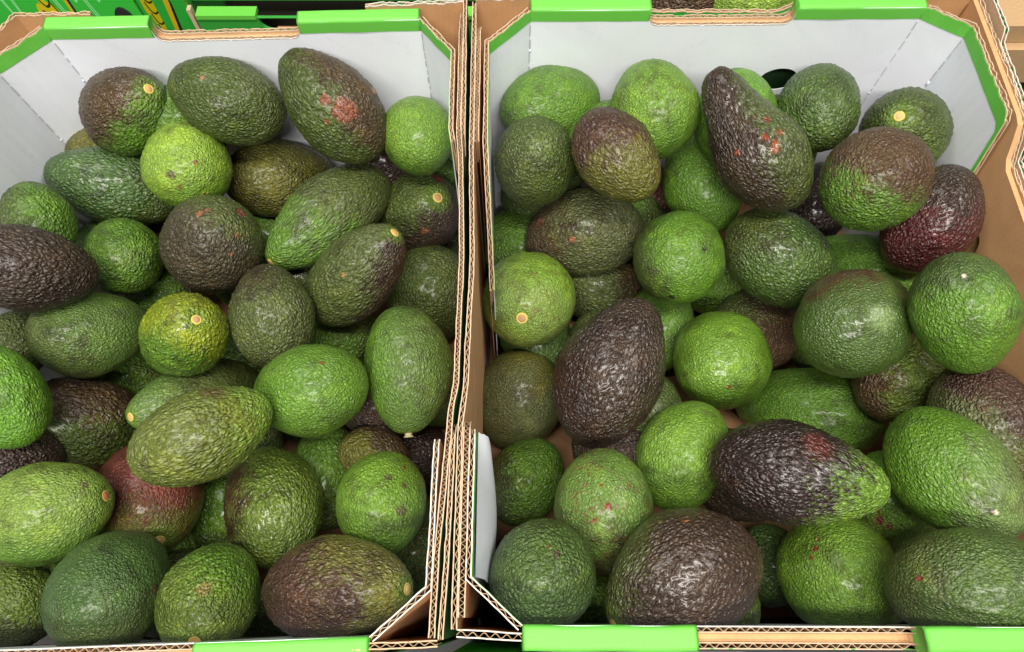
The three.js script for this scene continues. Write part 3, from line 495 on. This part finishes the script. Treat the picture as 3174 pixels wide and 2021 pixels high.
avocado('huge round grey-green avocado with a brownish top, nearest the slender-necked one', GR, [.2345, .0979, -.1858], [.717, -.386, -.58], .0457, .037, 0.1, 'dgreen2', 'br2', [-.31, .23, -.92], 0.55, 2, 0, 0, [[-.0021, .0373, .0126, .0117, 'pale']], 50, 0);  // pale mark: a highlight painted into the skin colour
avocado('large green avocado with a tiny white fleck beside the brown cardboard wall', GR, [.2772, .1443, -.1714], [.2, -.436, .877], .038, .0298, 0.25, 'mid2', 'dgreen2', [-.01, .41, -.91], 0.2, 1, 0, 0, [[-.014, .0284, -.0113, .0013, 'white']], 50, 0);
avocado('yellowish green avocado with red-brown specks and an orange stem scar', GR, [.0132, .0369, -.2326], [-.123, .741, .661], .0485, .0373, 0.1, 'ylime', 'lime2', [.5, .39, -.78], 0.4, 1, 1, 0.8, [], 50, 0);
avocado('largest shiny blackish purple avocado right of the divider', GR, [.0709, .0681, -.1612], [.411, .362, -.837], .0566, .0385, 0.55, 'pu', 'dpu', [-.98, -.19, .11], 0.2, 2, 0, 0, [], 50, 0);
avocado('very bright round green avocado with a small red nick near its bottom', GR, [.1597, .0354, -.1829], [.216, -.715, -.665], .0476, .0366, 0.1, 'bright', 'mid', [-.01, -.36, .93], 0.3, 2, 0, 0, [[-.0067, .0322, .0342, .002, 'redm']], 50, 0);
avocado('big two-tone green avocado with a dark dimple at its lower end', GR, [.265, .1139, -.0793], [.318, .326, .89], .0446, .0327, 0.25, 'mid2', 'greyg', [.75, .39, .53], 0.1, 1, 0, 0, [[-.0023, .029, .0267, .0026, 'dark'], [-.0002, .029, .0276, .0013, 'white']], 50, 0);
avocado('two-tone avocado, blackish purple body with bright green narrow end', GR, [.1701, .1146, -.0792], [.909, .331, .255], .0508, .0317, 0.55, 'dpu2', 'bright', [.89, .3, .35], 0.42, 2, 0, 0, [[.0047, .0303, -.0118, .0117, 'winefade']], 50, 0);
avocado('light green avocado left of the two-tone purple one', GR, [.1184, .0591, -.104], [.503, -.003, -.864], .0408, .0311, 0.25, 'bright', 'mid', [-.52, -.31, .79], 0.4, 1, 0, 0.3, [], 50, 0);
avocado('green avocado peppered with reddish specks and a brown lower end', GR, [.06, .075, -.0626], [.12, -.26, .958], .0404, .0323, 0.2, 'lgreen2', 'br', [.14, -.12, .98], 0.5, 1, 0, 0.9, [[-.0024, .0325, .0013, .0027, 'redm'], [-.0063, .032, -.0114, .0016, 'redm'], [-.0101, .0292, .0096, .0016, 'redm']], 50, 0);
avocado('round dark green avocado in the front corner of the right carton', GR, [.0171, .1141, -.0226], [.239, -.779, -.58], .0341, .0299, 0.1, 'dgreen2', 'blgreen', [-.02, -.06, 1], 0.2, 1, 0, 0, [[.0069, .0286, -.0091, .0031, 'bruise'], [.003, .0279, -.0124, .0012, 'redm']], 50, 0);
avocado('enormous purple-brown avocado at the right carton front edge, stem end down', GR, [.0963, .1141, -.0203], [-.867, .157, .473], .0493, .0361, 0.35, 'pu4', 'moss', [-.94, -.21, -.27], 0.45, 2, 1, 0, [[-.0009, .0238, -.0278, .0024, 'tan2']], 50, 0);
avocado('large round bright green avocado with thin red scratches at the front', GR, [.2094, .0616, -.026], [.427, -.728, -.536], .0417, .0365, 0.1, 'bright', 'mid', [-.14, -.12, .98], 0.3, 1, 0, 0, [[-.0237, .0268, -.0132, .0025, 'redm'], [-.0276, .0262, -.0073, .0019, 'redm'], [-.0208, .0252, -.0183, .0016, 'redm']], 50, 0);
avocado('broad dark green avocado at the front right below the two-tone green one', GR, [.2451, .1364, -.0154], [.886, .463, -.039], .042, .0304, 0.2, 'dgreen2', 'moss', [-.83, -.52, -.22], 0.2, 1, 0, 0, [[-.0331, .0101, -.0033, .0018, 'redm']], 50, 0);
avocado('fresh green pear-shaped avocado left of the long-necked dark one', GR, [.1563, .0547, -.3296], [-.355, .375, -.856], .0431, .0307, 0.45, 'mid2', 'mid', [.05, -.56, .82], 0.4, 1, 0, 0, [], 50, 0);
avocado('bright green avocado with a slender neck under the round brown-topped one', GR, [.2809, .0492, -.2497], [-.759, -.064, -.648], .0464, .0302, 0.7, 'mid2', 'bright2', [-.74, -.09, -.66], 0.5, 1, 0, 0, [], 50, 0);
avocado('brown and green avocado with yellow stem scar uppermost against the white back panel', GL, [-.2926, .1149, -.3538], [.733, .672, .108], .0404, .0311, 0.15, 'mid', 'br', [-.69, .69, -.23], -0.1, 1, 1, 0, [], 50, 0);
avocado('large plump green avocado lying sideways against the white back panel of the left carton', GL, [-.2118, .1261, -.3541], [-.912, .379, -.157], .0425, .0308, 0.25, 'dgreen', 'moss', [.91, -.12, -.41], 0.2, 1, 0, 0, [[-.0067, .0317, .0061, .0019, 'tan']], 50, 0);
avocado('plain bright green avocado beside the left carton divider under the white corner', GL, [-.0724, .0994, -.344], [-.104, -.431, -.896], .037, .0284, 0.1, 'bright', 'mid', [-.04, -.63, .78], 0.3, 1, 0, 0, [], 50, 0);
avocado('glossy bluish-green avocado wedged beneath the lime one beside the left white panel', GL, [-.3136, .0758, -.3131], [-.902, .431, .012], .048, .031, 0.3, 'blgreen', 'dgreen', [.78, -.62, .1], 0.2, 2, 0, 0, [], 50, 0);
avocado('golden olive avocado lying between the lime avocado and the long green one', GL, [-.1988, .0423, -.3458], [.852, -.331, -.406], .046, .0331, 0.5, 'olive', 'olive2', [.95, -.3, -.13], 0.3, 1, 0, 0, [], 50, 0);
avocado('dark avocado with a red patch above its pale stem scar at the divider', GL, [-.0811, .026, -.3191], [.476, .867, .148], .0472, .0363, 0.1, 'dgreen', 'pu', [.48, -.53, .7], 0.0, 1, 1, 0, [[.0205, .0379, -.0119, .0073, 'redm'], [.0107, .0245, .0316, .0037, 'tan2']], 50, 0);
avocado('green avocado tucked in front of the left white panel behind a purple one', GL, [-.3376, .1104, -.2576], [-.348, .147, -.926], .0312, .0242, 0.15, 'mid', 'dgreen', [-.82, .53, .23], 0.3, 1, 0, 0, [], 50, 0);
avocado('dim olive avocado half hidden behind the smooth mid-green one', GL, [-.3462, .0853, -.1745], [-.203, -.535, -.82], .0279, .0225, 0.1, 'moss', 'dgreen', [.01, -.38, .92], 0.2, 1, 0, 0, [], 50, 0);
avocado('dark avocado with brown upper half and green lower half under the vivid green one', GL, [-.3174, .0331, -.1335], [.673, -.736, -.068], .0442, .0338, 0.15, 'dgreen', 'br', [.08, .21, -.97], 0.05, 1, 0, 0, [], 50, 0);
avocado('long green avocado with pale stem scar lying behind the big olive-green one', GL, [-.233, .0379, -.1511], [-.47, .735, .488], .0547, .0273, 0.35, 'mgreen', 'moss', [.77, -.18, -.62], 0.0, 1, 1, 0, [], 50, 0);
avocado('reddish avocado with olive bottom and orange stem scar, under the big olive-green one', GL, [-.2557, .0366, -.0789], [.546, .475, .691], .0461, .0355, 0.2, 'wine', 'olive', [.18, -.25, .95], -0.02, 1, 1, 0, [], 50, 0);
avocado('small olive avocado peeping out just above the bright ball-shaped one', GL, [-.1014, .0282, -.1091], [-.953, .079, -.291], .0264, .0219, 0.1, 'olive', 'br', [.83, -.05, -.56], 0.1, 1, 0, 0, [], 50, 0);
avocado('olive-green avocado in the front left corner cut by the picture edge', GL, [-.3116, .0684, -.0073], [-.885, .201, -.42], .0298, .0261, 0.1, 'olivegreen2', 'moss', [.19, -.15, .97], 0.3, 1, 0, 0, [], 50, 0);
avocado('green avocado lying sideways at the white back corner by the divider', GR, [.0302, .1023, -.3699], [.922, -.106, -.372], .0416, .0308, 0.2, 'mid2', 'dgreen', [-.32, -.64, .7], 0.3, 1, 0, 0, [[.0443, -.0023, -.0012, .002, 'bruise']], 50, 0);
avocado('broad clean bright green avocado upright against the right carton back panel', GR, [.1061, .1196, -.3506], [-.051, -.011, -.999], .0393, .034, 0.15, 'bright', 'mid', [.39, -.54, .74], 0.4, 1, 0, 0.15, [], 50, 0);
avocado('matt dark green avocado standing beside the hole in the back panel', GR, [.2317, .12, -.3534], [.258, -.21, -.943], .038, .0292, 0.1, 'dgreen2', 'dgreen', [.12, -.62, .78], 0.3, 1, 0, 0, [], 50, 0);
avocado('dark green avocado with round yellow stem scar at the right carton corner', GR, [.2935, .1137, -.3355], [-.481, .811, .333], .0408, .0314, 0.1, 'dgreen', 'olivegreen2', [.12, -.58, .81], 0.3, 1, 1, 0, [], 50, 0);
avocado('brown-green avocado behind the very bright round one', GR, [.2076, -.013, -.2237], [.883, .137, -.448], .043, .0373, 0.1, 'moss', 'br2', [.93, .24, .29], 0.0, 1, 0, 0, [], 50, 0);
avocado('wide bright green avocado lying behind the two-tone purple and green one', GR, [.2381, -.0049, -.153], [-.868, -.411, -.28], .0585, .037, 0.4, 'mid2', 'mid', [-.05, -.3, .95], 0.4, 1, 0, 0, [], 50, 0);
avocado('olive avocado with a brown lower flank between two big green ones', GR, [.2808, .0597, -.1596], [.768, .254, -.588], .0358, .0289, 0.1, 'olivegreen2', 'br2', [-.86, -.51, -.03], 0.1, 1, 0, 0, [], 50, 0);
avocado('brown-grey avocado against the right cardboard wall below the white-flecked one', GR, [.2992, .106, -.1124], [-.233, -.015, -.972], .0414, .0328, 0.3, 'moss2', 'pu3', [.34, .47, -.81], 0.1, 1, 0, 0, [], 50, 0);
avocado('shaded green avocado beside the torn white liner flap of the divider', GR, [.0109, -.0081, -.0978], [.492, -.093, -.866], .0362, .0288, 0.1, 'mid', 'dgreen', [-.94, -.08, .33], 0.2, 1, 0, 0, [], 50, 0);
avocado('olive-brown avocado beneath the yellowish specked one near the divider', GR, [.0063, -.0148, -.1653], [-.16, -.601, .783], .0428, .0373, 0.15, 'moss2', 'olive', [.5, .26, -.83], 0.3, 1, 0, 0, [], 50, 0);
avocado('green avocado with a dark red gash between the two two-tone avocados', GR, [.2644, .0419, -.0727], [.085, -.202, .976], .0367, .0272, 0.2, 'mid2', 'olivegreen2', [-.11, -.21, .97], 0.3, 1, 0, 0.3, [[-.0189, .0152, .0137, .0047, 'redd'], [-.0148, .0165, .0179, .003, 'redd'], [-.0204, .0166, .007, .0024, 'redd']], 50, 0);
avocado('wine-red avocado by the bare brown cardboard side', GR, [.2966, .1133, -.2579], [.449, .537, -.714], .0406, .0292, 0.15, 'wine2', 'pu', [.22, .63, -.74], 0.1, 2, 0, 0, [], 50, 0);
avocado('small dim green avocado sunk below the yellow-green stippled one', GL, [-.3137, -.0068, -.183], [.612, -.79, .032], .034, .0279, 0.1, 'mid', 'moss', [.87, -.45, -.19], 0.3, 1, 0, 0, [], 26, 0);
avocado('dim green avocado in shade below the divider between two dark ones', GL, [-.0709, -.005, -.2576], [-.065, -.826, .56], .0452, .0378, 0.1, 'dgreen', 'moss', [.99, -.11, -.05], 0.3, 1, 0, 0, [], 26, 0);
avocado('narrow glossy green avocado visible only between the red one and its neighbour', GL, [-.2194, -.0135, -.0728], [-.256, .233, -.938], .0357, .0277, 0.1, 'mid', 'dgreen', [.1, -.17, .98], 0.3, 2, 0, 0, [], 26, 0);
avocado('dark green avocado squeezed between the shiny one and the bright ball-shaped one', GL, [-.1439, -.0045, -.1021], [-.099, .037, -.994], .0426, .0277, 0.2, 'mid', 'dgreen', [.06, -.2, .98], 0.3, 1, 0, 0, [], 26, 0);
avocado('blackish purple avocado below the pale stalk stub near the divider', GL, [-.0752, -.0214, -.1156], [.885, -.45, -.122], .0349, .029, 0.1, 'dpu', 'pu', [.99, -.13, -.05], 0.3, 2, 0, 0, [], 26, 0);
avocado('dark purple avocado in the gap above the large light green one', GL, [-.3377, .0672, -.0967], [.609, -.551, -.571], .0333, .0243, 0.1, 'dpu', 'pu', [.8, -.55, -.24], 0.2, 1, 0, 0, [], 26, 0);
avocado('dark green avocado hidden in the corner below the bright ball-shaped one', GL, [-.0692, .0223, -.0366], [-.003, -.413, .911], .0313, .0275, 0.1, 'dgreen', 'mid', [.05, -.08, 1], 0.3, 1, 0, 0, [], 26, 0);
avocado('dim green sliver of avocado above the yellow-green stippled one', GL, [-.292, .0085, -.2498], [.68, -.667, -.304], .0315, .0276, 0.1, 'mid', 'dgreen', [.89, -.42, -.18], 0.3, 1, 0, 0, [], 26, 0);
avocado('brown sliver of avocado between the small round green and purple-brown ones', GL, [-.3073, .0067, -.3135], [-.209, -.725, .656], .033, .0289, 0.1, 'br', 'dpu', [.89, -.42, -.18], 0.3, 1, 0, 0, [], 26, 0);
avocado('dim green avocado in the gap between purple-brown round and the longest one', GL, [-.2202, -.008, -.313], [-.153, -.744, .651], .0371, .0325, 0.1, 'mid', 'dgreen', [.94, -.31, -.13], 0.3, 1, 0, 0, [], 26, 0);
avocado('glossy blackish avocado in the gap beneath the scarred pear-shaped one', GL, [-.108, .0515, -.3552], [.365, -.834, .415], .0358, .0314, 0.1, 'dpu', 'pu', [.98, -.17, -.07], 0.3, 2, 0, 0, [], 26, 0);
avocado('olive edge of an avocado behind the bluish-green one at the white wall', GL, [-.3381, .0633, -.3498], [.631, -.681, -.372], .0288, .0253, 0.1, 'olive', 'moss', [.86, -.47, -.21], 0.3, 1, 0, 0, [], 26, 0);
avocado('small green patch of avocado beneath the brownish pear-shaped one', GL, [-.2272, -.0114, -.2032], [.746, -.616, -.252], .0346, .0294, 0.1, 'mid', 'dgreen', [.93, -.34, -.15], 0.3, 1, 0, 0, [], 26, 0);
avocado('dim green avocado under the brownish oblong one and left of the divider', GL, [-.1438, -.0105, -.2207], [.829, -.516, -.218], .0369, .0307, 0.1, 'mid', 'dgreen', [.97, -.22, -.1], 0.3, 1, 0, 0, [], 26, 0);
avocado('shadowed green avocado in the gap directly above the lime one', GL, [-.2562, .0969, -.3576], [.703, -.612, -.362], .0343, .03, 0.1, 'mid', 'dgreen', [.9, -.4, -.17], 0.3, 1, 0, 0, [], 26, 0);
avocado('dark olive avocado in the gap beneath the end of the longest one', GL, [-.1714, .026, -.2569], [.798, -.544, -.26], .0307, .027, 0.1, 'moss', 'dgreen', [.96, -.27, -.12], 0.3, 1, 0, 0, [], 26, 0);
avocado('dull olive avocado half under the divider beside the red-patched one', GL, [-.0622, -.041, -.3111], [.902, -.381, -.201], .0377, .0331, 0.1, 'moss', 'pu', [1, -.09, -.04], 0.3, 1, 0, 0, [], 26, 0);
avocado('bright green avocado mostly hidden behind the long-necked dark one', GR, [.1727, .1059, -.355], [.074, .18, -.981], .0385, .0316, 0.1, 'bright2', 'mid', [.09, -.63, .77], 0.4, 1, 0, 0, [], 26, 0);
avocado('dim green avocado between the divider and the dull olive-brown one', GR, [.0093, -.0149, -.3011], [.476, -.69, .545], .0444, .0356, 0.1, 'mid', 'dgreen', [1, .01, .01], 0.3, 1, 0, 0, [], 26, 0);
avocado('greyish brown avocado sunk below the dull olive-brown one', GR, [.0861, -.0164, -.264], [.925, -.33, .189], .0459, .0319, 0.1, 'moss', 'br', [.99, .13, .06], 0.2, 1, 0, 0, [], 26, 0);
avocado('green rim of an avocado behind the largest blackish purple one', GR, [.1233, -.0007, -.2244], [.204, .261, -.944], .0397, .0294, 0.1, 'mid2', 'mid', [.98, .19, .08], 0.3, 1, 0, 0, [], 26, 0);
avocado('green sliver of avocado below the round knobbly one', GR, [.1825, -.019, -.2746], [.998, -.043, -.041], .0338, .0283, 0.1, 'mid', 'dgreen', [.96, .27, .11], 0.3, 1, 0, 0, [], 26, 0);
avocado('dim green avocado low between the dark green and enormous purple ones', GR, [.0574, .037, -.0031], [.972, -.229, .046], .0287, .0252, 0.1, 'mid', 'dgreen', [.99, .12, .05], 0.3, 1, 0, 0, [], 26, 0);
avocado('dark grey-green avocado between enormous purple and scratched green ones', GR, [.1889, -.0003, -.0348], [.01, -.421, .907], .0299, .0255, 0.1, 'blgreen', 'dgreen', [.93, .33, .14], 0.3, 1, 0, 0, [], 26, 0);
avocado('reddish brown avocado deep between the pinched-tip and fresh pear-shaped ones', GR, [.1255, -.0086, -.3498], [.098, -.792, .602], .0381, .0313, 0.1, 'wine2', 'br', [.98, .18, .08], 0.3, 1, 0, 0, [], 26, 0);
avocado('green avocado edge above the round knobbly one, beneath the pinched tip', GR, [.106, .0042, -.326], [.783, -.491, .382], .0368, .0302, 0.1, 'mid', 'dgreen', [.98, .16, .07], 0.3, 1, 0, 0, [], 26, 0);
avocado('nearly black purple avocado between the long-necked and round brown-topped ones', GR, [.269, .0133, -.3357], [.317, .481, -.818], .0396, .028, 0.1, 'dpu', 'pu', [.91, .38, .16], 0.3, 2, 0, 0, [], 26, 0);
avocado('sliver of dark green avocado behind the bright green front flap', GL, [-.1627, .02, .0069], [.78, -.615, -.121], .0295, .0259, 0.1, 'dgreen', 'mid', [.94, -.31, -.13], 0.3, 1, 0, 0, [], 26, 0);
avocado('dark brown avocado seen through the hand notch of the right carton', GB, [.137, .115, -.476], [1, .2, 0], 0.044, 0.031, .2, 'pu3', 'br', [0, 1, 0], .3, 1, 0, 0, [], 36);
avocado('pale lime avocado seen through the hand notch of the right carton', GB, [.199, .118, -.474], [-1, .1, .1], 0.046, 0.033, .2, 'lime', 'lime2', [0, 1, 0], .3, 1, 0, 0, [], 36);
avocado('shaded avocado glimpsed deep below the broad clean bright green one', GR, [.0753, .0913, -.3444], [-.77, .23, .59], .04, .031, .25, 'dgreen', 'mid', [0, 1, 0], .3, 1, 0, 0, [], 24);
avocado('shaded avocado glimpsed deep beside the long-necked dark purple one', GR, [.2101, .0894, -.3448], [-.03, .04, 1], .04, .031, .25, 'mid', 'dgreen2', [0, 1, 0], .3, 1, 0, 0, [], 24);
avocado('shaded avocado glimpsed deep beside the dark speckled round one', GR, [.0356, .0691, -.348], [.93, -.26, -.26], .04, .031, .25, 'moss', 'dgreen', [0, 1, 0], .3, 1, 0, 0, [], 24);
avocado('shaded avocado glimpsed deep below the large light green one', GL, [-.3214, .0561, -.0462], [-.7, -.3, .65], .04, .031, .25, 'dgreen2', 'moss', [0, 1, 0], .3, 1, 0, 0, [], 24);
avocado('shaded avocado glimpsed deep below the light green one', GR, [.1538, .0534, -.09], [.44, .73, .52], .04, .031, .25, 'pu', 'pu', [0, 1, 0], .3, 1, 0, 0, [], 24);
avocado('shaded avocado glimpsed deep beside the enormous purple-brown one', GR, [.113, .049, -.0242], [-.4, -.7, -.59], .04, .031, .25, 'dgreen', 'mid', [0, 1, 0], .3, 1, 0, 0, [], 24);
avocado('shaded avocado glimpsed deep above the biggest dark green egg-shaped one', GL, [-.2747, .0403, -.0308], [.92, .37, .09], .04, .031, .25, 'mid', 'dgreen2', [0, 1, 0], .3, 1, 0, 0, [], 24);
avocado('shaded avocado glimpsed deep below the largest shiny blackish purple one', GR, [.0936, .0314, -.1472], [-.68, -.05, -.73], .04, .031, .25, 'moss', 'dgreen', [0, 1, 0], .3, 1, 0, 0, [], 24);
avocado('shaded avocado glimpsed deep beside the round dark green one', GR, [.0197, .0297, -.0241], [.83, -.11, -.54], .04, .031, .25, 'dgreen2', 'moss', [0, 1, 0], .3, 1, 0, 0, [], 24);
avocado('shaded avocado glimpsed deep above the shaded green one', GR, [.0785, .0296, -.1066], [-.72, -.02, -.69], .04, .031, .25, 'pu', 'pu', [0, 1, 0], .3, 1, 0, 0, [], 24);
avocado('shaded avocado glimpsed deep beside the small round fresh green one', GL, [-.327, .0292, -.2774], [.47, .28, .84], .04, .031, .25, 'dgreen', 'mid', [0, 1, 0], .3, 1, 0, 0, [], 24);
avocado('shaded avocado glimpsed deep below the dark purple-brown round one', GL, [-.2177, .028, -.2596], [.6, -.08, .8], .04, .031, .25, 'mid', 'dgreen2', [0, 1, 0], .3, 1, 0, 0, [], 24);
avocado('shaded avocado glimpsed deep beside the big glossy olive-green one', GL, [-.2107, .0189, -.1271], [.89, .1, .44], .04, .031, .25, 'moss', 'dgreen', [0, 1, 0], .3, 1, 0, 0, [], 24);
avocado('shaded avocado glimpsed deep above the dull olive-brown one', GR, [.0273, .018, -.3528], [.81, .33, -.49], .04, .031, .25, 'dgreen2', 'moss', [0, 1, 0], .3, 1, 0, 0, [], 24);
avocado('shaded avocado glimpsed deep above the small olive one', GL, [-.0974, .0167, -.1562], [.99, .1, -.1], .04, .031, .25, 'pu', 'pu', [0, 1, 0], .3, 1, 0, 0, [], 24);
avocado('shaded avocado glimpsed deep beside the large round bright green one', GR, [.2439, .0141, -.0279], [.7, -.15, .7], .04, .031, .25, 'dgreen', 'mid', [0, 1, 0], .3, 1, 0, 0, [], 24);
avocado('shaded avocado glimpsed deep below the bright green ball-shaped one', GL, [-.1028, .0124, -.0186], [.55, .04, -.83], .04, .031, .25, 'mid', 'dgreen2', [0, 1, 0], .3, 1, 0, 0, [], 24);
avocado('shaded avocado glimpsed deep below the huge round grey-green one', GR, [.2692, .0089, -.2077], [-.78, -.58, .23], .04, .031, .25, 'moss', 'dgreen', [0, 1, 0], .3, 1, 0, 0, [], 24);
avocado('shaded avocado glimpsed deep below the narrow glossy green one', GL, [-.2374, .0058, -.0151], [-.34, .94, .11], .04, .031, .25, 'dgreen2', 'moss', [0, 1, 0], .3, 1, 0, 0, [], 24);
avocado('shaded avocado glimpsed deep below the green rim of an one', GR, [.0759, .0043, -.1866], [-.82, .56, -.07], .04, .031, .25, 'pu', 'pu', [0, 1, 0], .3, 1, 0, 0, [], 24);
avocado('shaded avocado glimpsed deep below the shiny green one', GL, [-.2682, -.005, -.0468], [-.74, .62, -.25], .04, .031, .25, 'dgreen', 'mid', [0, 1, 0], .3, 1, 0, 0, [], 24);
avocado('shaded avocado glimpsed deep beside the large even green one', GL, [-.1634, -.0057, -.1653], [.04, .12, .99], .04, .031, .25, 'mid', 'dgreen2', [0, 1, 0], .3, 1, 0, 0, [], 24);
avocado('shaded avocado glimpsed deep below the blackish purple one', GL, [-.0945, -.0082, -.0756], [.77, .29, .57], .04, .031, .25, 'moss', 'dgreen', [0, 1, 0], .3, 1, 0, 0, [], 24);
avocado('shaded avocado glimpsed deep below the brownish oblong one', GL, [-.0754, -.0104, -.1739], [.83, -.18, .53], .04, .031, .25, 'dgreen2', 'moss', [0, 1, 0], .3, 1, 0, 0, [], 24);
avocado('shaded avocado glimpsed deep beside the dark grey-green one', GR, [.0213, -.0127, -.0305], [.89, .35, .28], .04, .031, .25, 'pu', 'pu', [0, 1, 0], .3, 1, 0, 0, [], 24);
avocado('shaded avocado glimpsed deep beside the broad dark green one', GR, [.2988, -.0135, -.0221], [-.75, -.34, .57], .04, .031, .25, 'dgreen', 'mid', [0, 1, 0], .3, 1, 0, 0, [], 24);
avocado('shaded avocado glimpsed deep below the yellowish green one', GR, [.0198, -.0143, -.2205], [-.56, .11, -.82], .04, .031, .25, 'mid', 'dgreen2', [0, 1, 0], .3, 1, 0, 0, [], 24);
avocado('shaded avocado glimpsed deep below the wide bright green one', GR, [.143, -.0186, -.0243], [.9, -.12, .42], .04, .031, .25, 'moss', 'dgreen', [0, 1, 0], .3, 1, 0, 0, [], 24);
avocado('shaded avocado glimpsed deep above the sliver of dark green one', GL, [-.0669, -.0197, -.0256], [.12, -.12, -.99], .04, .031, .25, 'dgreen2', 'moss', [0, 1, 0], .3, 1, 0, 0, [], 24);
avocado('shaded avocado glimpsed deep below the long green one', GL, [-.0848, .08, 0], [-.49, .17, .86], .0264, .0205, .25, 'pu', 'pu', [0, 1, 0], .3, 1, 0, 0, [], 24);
avocado('shaded avocado glimpsed deep below the plain bright green one', GL, [-.0618, .015, -.364], [-.53, .18, -.83], .0264, .0205, .25, 'dgreen', 'mid', [0, 1, 0], .3, 1, 0, 0, [], 24);
avocado('shaded avocado glimpsed deep below the brownish green pear-shaped one', GL, [-.0618, .015, -.0582], [.88, -.27, .39], .0264, .0205, .25, 'mid', 'dgreen2', [0, 1, 0], .3, 1, 0, 0, [], 24);
avocado('shaded avocado glimpsed deep below the very bright round green one', GR, [.1292, .08, -.008], [.18, -.9, -.39], .0264, .0205, .25, 'moss', 'dgreen', [0, 1, 0], .3, 1, 0, 0, [], 24);
avocado('shaded avocado glimpsed deep below the greyish brown one', GR, [.068, .015, -.2106], [-.5, -.83, -.25], .0264, .0205, .25, 'dgreen2', 'moss', [0, 1, 0], .3, 1, 0, 0, [], 24);
renderer.render(scene, camera);
